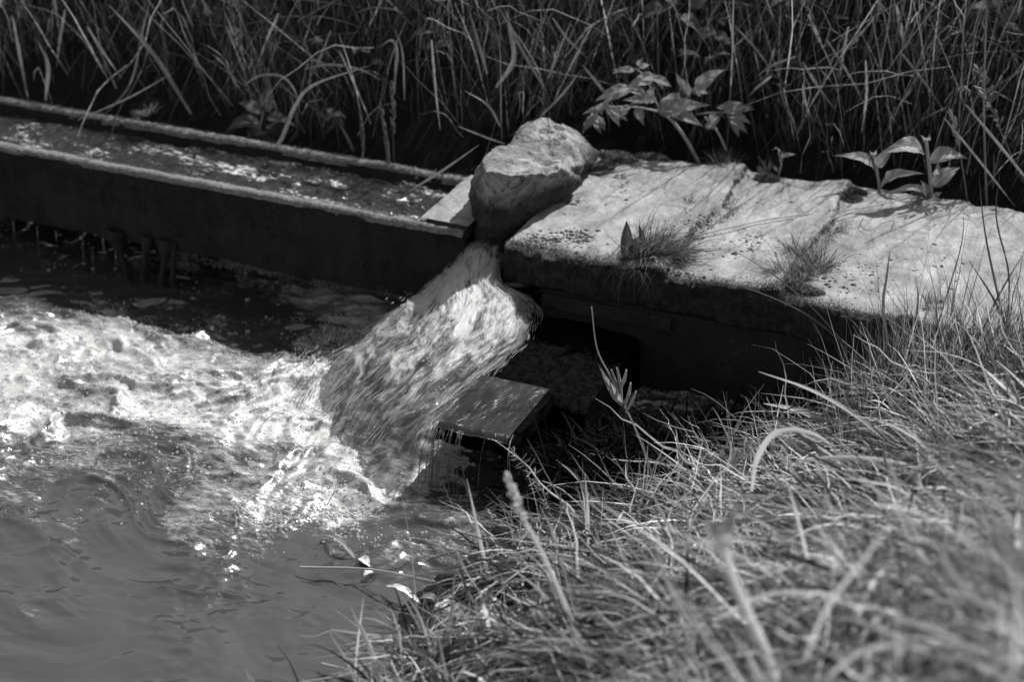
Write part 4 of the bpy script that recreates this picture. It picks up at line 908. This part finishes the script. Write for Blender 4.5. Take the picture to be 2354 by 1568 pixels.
cushion(1850, 668, 50, 9, .016, 'mossy lump at the front edge under the spiky tuft')
# moss and dirt crumbs along the front edge and the joints
N = 26000
x = RNG.uniform(SX0, 2.0, N); wv = .018*fbm(v3(x*7, x*0), 4, 65)
edge = SY0+wv; y = edge+RNG.gamma(1.6, .012, N)*(1+.9*fbm(v3(x*5, x*0), 3, 142)); m_ = RNG.random(N) < np.clip(.6+.9*fbm(v3(x*4, y*4), 3, 143), .1, 1)
xj, yj = [], []
for i, g in enumerate(GX[:2]):
    n_ = 9000; yy = RNG.uniform(SY0, SY1, n_); xx = g-.04*fbm(v3(yy*0, yy*4), 4, 61)+RNG.normal(.022, .022, n_); k_ = RNG.random(n_) < np.clip(.3+1.3*fbm(v3(xx*5, yy*5), 3, 151+i), 0, 1); xj.append(xx[k_]); yj.append(yy[k_])
x = np.concatenate([x[m_]]+xj); y = np.concatenate([y[m_]]+yj); z = slab_top(x, y, y*0)+.001
z = z-np.clip((SY0+.03-y)/.03, 0, 1)*.012
N = len(x); d = RNG.normal(0, .6, (N, 3)); d[:, 2] = 1
tag(put('edge_moss', blades(np.stack([x, y, z], -1), d, RNG.uniform(.004, .013, N), RNG.uniform(.001, .003, N), np.full(N, .3), 2), M_moss), 'thin dark moss creeping along the front edge and joints of the slab', 'moss', kind='stuff')
N = 3800
cl = [(1240, 560, 60, 500), (1330, 545, 45, 300), (1450, 430, 60, 500), (1420, 410, 40, 350), (1550, 650, 70, 300), (1600, 520, 60, 300), (1720, 560, 80, 300), (1960, 640, 80, 250), (2120, 600, 100, 250), (1300, 470, 60, 250), (1800, 470, 80, 250)]
pp = np.concatenate([np.array([at_z(a, b, 0)[:2]]*n_)+RNG.normal(0, s_/740*.6, (n_, 2)) for a, b, s_, n_ in cl])
pp = pp[(pp[:, 0] > SX0+.01) & (pp[:, 1] > SY0+.03) & (pp[:, 1] < SY1-.03)]; zz = slab_top(pp[:, 0], pp[:, 1], pp[:, 0]*0)
v, f = ico(1); r_ = RNG.gamma(2, .0011, len(pp))+.0006; V = np.stack([pp[:, 0], pp[:, 1], zz], -1)[:, None]+v[None]*r_[:, None, None]*np.array([1.3, 1, .6])+RNG.normal(0, .0006, (len(pp), len(v), 3))
tag(link('dirt_crumbs', np_mesh('dirt_crumbs', V.reshape(-1, 3), (f[None]+(np.arange(len(pp))*len(v))[:, None, None]).reshape(-1, 3)), M_moss), 'dark crumbs of dirt scattered over the pale slab', 'dirt', kind='stuff')

# ------------------------------------------------------------------ stems of the near bank
def ng(x, y): return hit(x, y, near_f, .8, 8)[1]
def near_stem(label, pts, wpx, gb, m=M_straw, name='grass_stalk', **kw): return px_blade(name, label, 'grass stalk', pts, wpx, gb, m, **kw)
g = ng(1375, 1560)-.05
seed_stem('seeding_stem', 'blurred stalk with a knobbly seed head leaning over the lower middle', [(1385,1600),(1290,1370),(1235,1250),(1200,1190)], 14, [(1205,1200),(1185,1150),(1165,1098)], 30, g, M_straw, hn=34, hl=16, fr=9)
g = ng(1770, 1540)-.35
t = empty('thick_stalk', at_g(1770, 1540, g), 'thick blurred pale stalk with a ragged leafy top in the near grass', 'stalk')
put('stalk', ribbon([at_g(a, b, g) for a, b in ((1800,1640),(1765,1520),(1720,1420),(1682,1330),(1662,1262),(1655,1225))], np.array([36, 34, 32, 28, 26])*g/F, .6, .4, 30, tone=1), M_straw, t)
for L_ in ((1655,1235,1700,1160,40), (1650,1230,1615,1190,44), (1655,1240,1612,1262,36), (1660,1240,1690,1225,36)):
    put('leaf', leafmesh(at_g(L_[0], L_[1], g), at_g(L_[2], L_[3], g+.02), L_[4]*g/F, -H+np.array([0, 0, .6]), .1, .1), M_broad, t)
S = [('blurred arched stalk at the edge of the bank before the dark wall', [(1728,1130),(1738,1060),(1770,1005),(1815,988),(1870,998),(1915,1025)], 16, -.6),
 ('long pale stem slanting up to the left across the dark wall', [(2150,1105),(2060,1030),(1960,950),(1860,895),(1745,855)], 12, -.15),
 ('broad folded leaf blade just below the long slanting stem', [(1930,1010),(1880,962),(1830,942),(1755,928)], 20, -.1),
 ('straight horizontal straw lying on the matted grass', [(2010,1312),(1800,1304),(1617,1294)], 9, -.25),
 ('upright pale blade at the left of the bank below the platform', [(1128,1345),(1100,1230),(1073,1100)], 11, -.02),
 ('stout short blade in the middle of the bank', [(1352,1260),(1350,1170),(1344,1088)], 10, -.1),
 ('arched straw sagging across the middle of the bank', [(1800,1150),(1690,1136),(1560,1150),(1465,1175)], 9, -.2),
 ('blurred dark stem near the right edge of the bank', [(2330,1560),(2338,1400),(2325,1310),(2285,1190)], 22, -.5),
 ('blurred pale blade above the dark stem at right', [(2350,1420),(2250,1380),(2180,1300),(2150,1230)], 18, -.4),
 ('broad blurred blade at the lower left tip of the bank', [(890,1600),(850,1490),(805,1395)], 16, -.02),
 ('dark upright blade beside the broad one at the lower left tip', [(812,1600),(822,1480),(836,1372)], 7, -.02),
 ('pale blade leaning left at the lower left tip of the bank', [(830,1600),(795,1520),(758,1455)], 9, -.02),
 ('short pale blade at the bottom edge over the pool', [(600,1600),(585,1575),(563,1540)], 11, -.02),
 ('bent dark blade over the pale stones', [(1000,1560),(985,1480),(960,1410),(935,1370)], 9, -.03),
 ('leaning stalk below the horizontal straw', [(1640,1310),(1560,1240),(1520,1180),(1500,1130)], 9, -.2),
 ('long stalk leaning left over the middle of the bank', [(1690,1560),(1600,1440),(1530,1330),(1510,1230)], 11, -.3),
 ('pale arched straw in the lower right corner', [(1900,1560),(1980,1500),(2080,1485),(2200,1520)], 16, -.3),
 ('pale straight straw sloping down in the lower right corner', [(2000,1400),(2120,1440),(2270,1500)], 13, -.3),
 ('curved pale straw above the lower right corner', [(1640,1430),(1760,1370),(1900,1365),(2050,1400)], 12, -.3),
 ('long blade rising to the right above the lower right corner', [(1850,1520),(1900,1400),(1990,1280),(2060,1190)], 12, -.4),
 ('pale blade on the crest of the bank at right', [(1830,1060),(1950,1052),(2080,1068),(2200,1120)], 12, -.3),
 ('upright blade standing left of the stout short blade', [(1290,1330),(1275,1240),(1240,1160)], 8, -.05)]
for lb, pts, wpx, off in S:
    cx = sum(p[0] for p in pts)/len(pts); cy = max(p[1] for p in pts); g0 = ng(np.clip(cx, 700, 2340), min(cy, 1560))+off
    near_stem(lb, pts, wpx, g0, tone=random.uniform(.3, 1))
# slender stems with flowers
g = ng(1500, 1110)
t = empty('flowering_stem', at_g(1505, 1110, g), 'thin stem with a pointed bract and small florets before the dark wall', 'flower stem'); k = g/F
put('stalk', tube([at_g(a, b, g) for a, b in ((1505,1110),(1470,1010),(1430,920),(1400,860),(1372,800),(1360,705))], [2.6*k, 2.2*k, 1.4*k], 7, 40), M_stem, t)
put('bract', leafmesh(at_g(1432,935,g), at_g(1374,838,g-.02), 22*k, -H, .05, .2), M_broad, t)
fl = []
for a, b, c, d_ in ((1430,935,1405,850),(1425,900,1440,850),(1430,925,1418,845),(1435,940,1450,880),(1438,950,1462,900),(1432,930,1448,905)):
    fl.append(tube([at_g(a, b, g), at_g((a+c)/2+2, (b+d_)/2, g+.01), at_g(c, d_, g)], [2*k, 5*k, 2*k], 6, 10))
put('florets', join(fl), M_stem, t)
g = ng(1290, 1260)
seed_stem('seeding_stem', 'fine open panicle drooping in front of the dark platform', [(1297,1290),(1262,1170),(1225,1090),(1170,1028)], 2.6, [(1262,1165),(1225,1090),(1172,1030)], 55, g, M_stem, hn=34, hl=8, fr=1.3)
seed_stem('seeding_stem', 'small curled dry flower on a thin stalk near the pool edge', [(1260,1290),(1215,1230),(1160,1200)], 4, [(1160,1200),(1140,1192),(1128,1180)], 12, g-.1, M_stem, hn=10, hl=16)
# stems standing in front of the slab on the right
gs = ahead(at_z(2150, 800, -.1))-.1
for lb, pts, wpx in (('slender blade standing before the slab right of the spiky tuft', [(2040,790),(2030,700),(2038,635),(2046,570)], 8),
  ('long thin stem crossing the slab to the leafy weed', [(2130,830),(2170,700),(2210,560),(2215,470)], 4), ('fine stem leaning left before the slab', [(2090,830),(2110,700),(2105,640)], 4),
  ('dark stem rising beside the right edge', [(2330,830),(2285,640),(2262,520),(2250,400)], 6), ('blade slanting to the right edge before the slab', [(2230,830),(2290,690),(2360,570)], 7),
  ('blade slanting left at the right end of the slab', [(2345,830),(2290,700),(2222,590)], 7), ('thin dark blade crossing the front edge below the spiky tuft', [(1985,830),(1880,740),(1790,690),(1620,625)], 5),
  ('fine blade reaching left over the spiky tuft', [(1960,810),(1850,690),(1760,620),(1660,560)], 4), ('tall stem near the right end of the slab', [(2300,850),(2320,650),(2290,500),(2300,380)], 5)):
    px_blade('tall_grass', lb, 'grass blade', pts, wpx, gs, M_dgreen if wpx != 8 else M_tuft, tone=random.random())
# things at the water's edge
tag(put('straw', tube([at_z(690, 1305, POOL+.02), at_z(850, 1310, POOL+.05), at_z(1000, 1338, POOL+.09)], [.0035, .003, .002], 6, 20), M_stem, None, at_z(850, 1310, POOL)), 'long pale straw sticking out over the pool', 'straw')
tag(put('straw', tube([at_z(740, 1527, POOL+.02), at_z(800, 1540, POOL+.05)], [.003, .002], 6, 14), M_stem, None, at_z(740, 1527, POOL)), 'short pale straw near the bottom edge over the pool', 'straw')
def floatleaf(x0, y0, x1, y1, wpx, lb, m=M_broad):
    a = at_z(x0, y0, POOL+.016); b = at_z(x1, y1, POOL+.018); tag(put('floating_leaf', leafmesh(a, b, wpx/740*1.1, (0, 0, 1), .12, .3, 0, 20, 8, .5), m, None, a), lb, 'leaf')
floatleaf(836,1325,860,1314,16,'small crumpled pale leaf floating at the end of the long straw', M_pstone)
floatleaf(885,1348,972,1384,16,'long pale leaf floating between the bank and the crumpled leaf', M_pstone)
floatleaf(1010,1385,960,1372,20,'dark narrow leaf beside the long floating leaf')
floatleaf(825,1285,850,1300,22,'curled pale leaf above the crumpled one on the pool', M_pstone)
floatleaf(745,1230,830,1290,12,'thin faded leaf drifting towards the straw')
for (x_, y_, a, b, c, lb, sd_) in ((1040,1408,.055,.04,.03,'flat pale stone at the water edge in the grass',5), (1128,1412,.065,.055,.05,'larger pale stone right of the flat one at the water edge',9), (1090,1480,.06,.04,.03,'pale stone half hidden in the grass below the other two',12)):
    B = at_z(x_, y_, -.42); boulder(B, (a, b, c), [(random.uniform(-1, 1), random.uniform(-1, 1), random.uniform(0, 1), .85) for _ in range(7)], 0, 'pale_stone', lb, M_pstone, 5, .012, sd_)
# bubbles large enough to count
bub = [(646,758,9),(570,763,11),(570,689,11),(306,697,8),(631,826,8),(622,850,8),(183,1177,12),(183,1194,8),(323,1164,14),(312,1181,9),(232,1173,9),(370,1207,9),(512,1215,12),(559,1213,7),(548,1230,7),(603,1234,9),(644,1222,7),(657,1236,7),(765,1272,10),(797,1205,9),(765,1183,10),
 (19,1185,10),(6,1183,12),(183,1103,10),(155,1111,8),(444,1155,11),(930,1235,24),(867,1240,10),(867,1257,10),(843,1271,8),(765,1273,8),(957,1281,15),(941,1245,9),(1010,1272,8),(980,1287,7),(690,735,5),(640,700,5),(662,775,6),(90,1130,8),(330,1040,8),(260,1030,7),(400,1090,7),(470,1100,8),(520,1140,8),(30,1090,7),(700,1200,8),(740,1215,7)]
v, f = ico(4); bm_me = np_mesh('bubble', np.concatenate([v]), f)
bm_me.materials.append(M_bubble)
for (x_, y_, r_) in bub:
    B = at_z(x_, y_, POOL+.006); o = bpy.data.objects.new('bubble', bm_me); C.collection.objects.link(o); o.location = tuple(B); s_ = r_/740*.82; o.scale = (s_, s_, s_*.9)
    tag(o, 'clear round bubble floating on the pool', 'bubble', 'large bubbles on the pool')
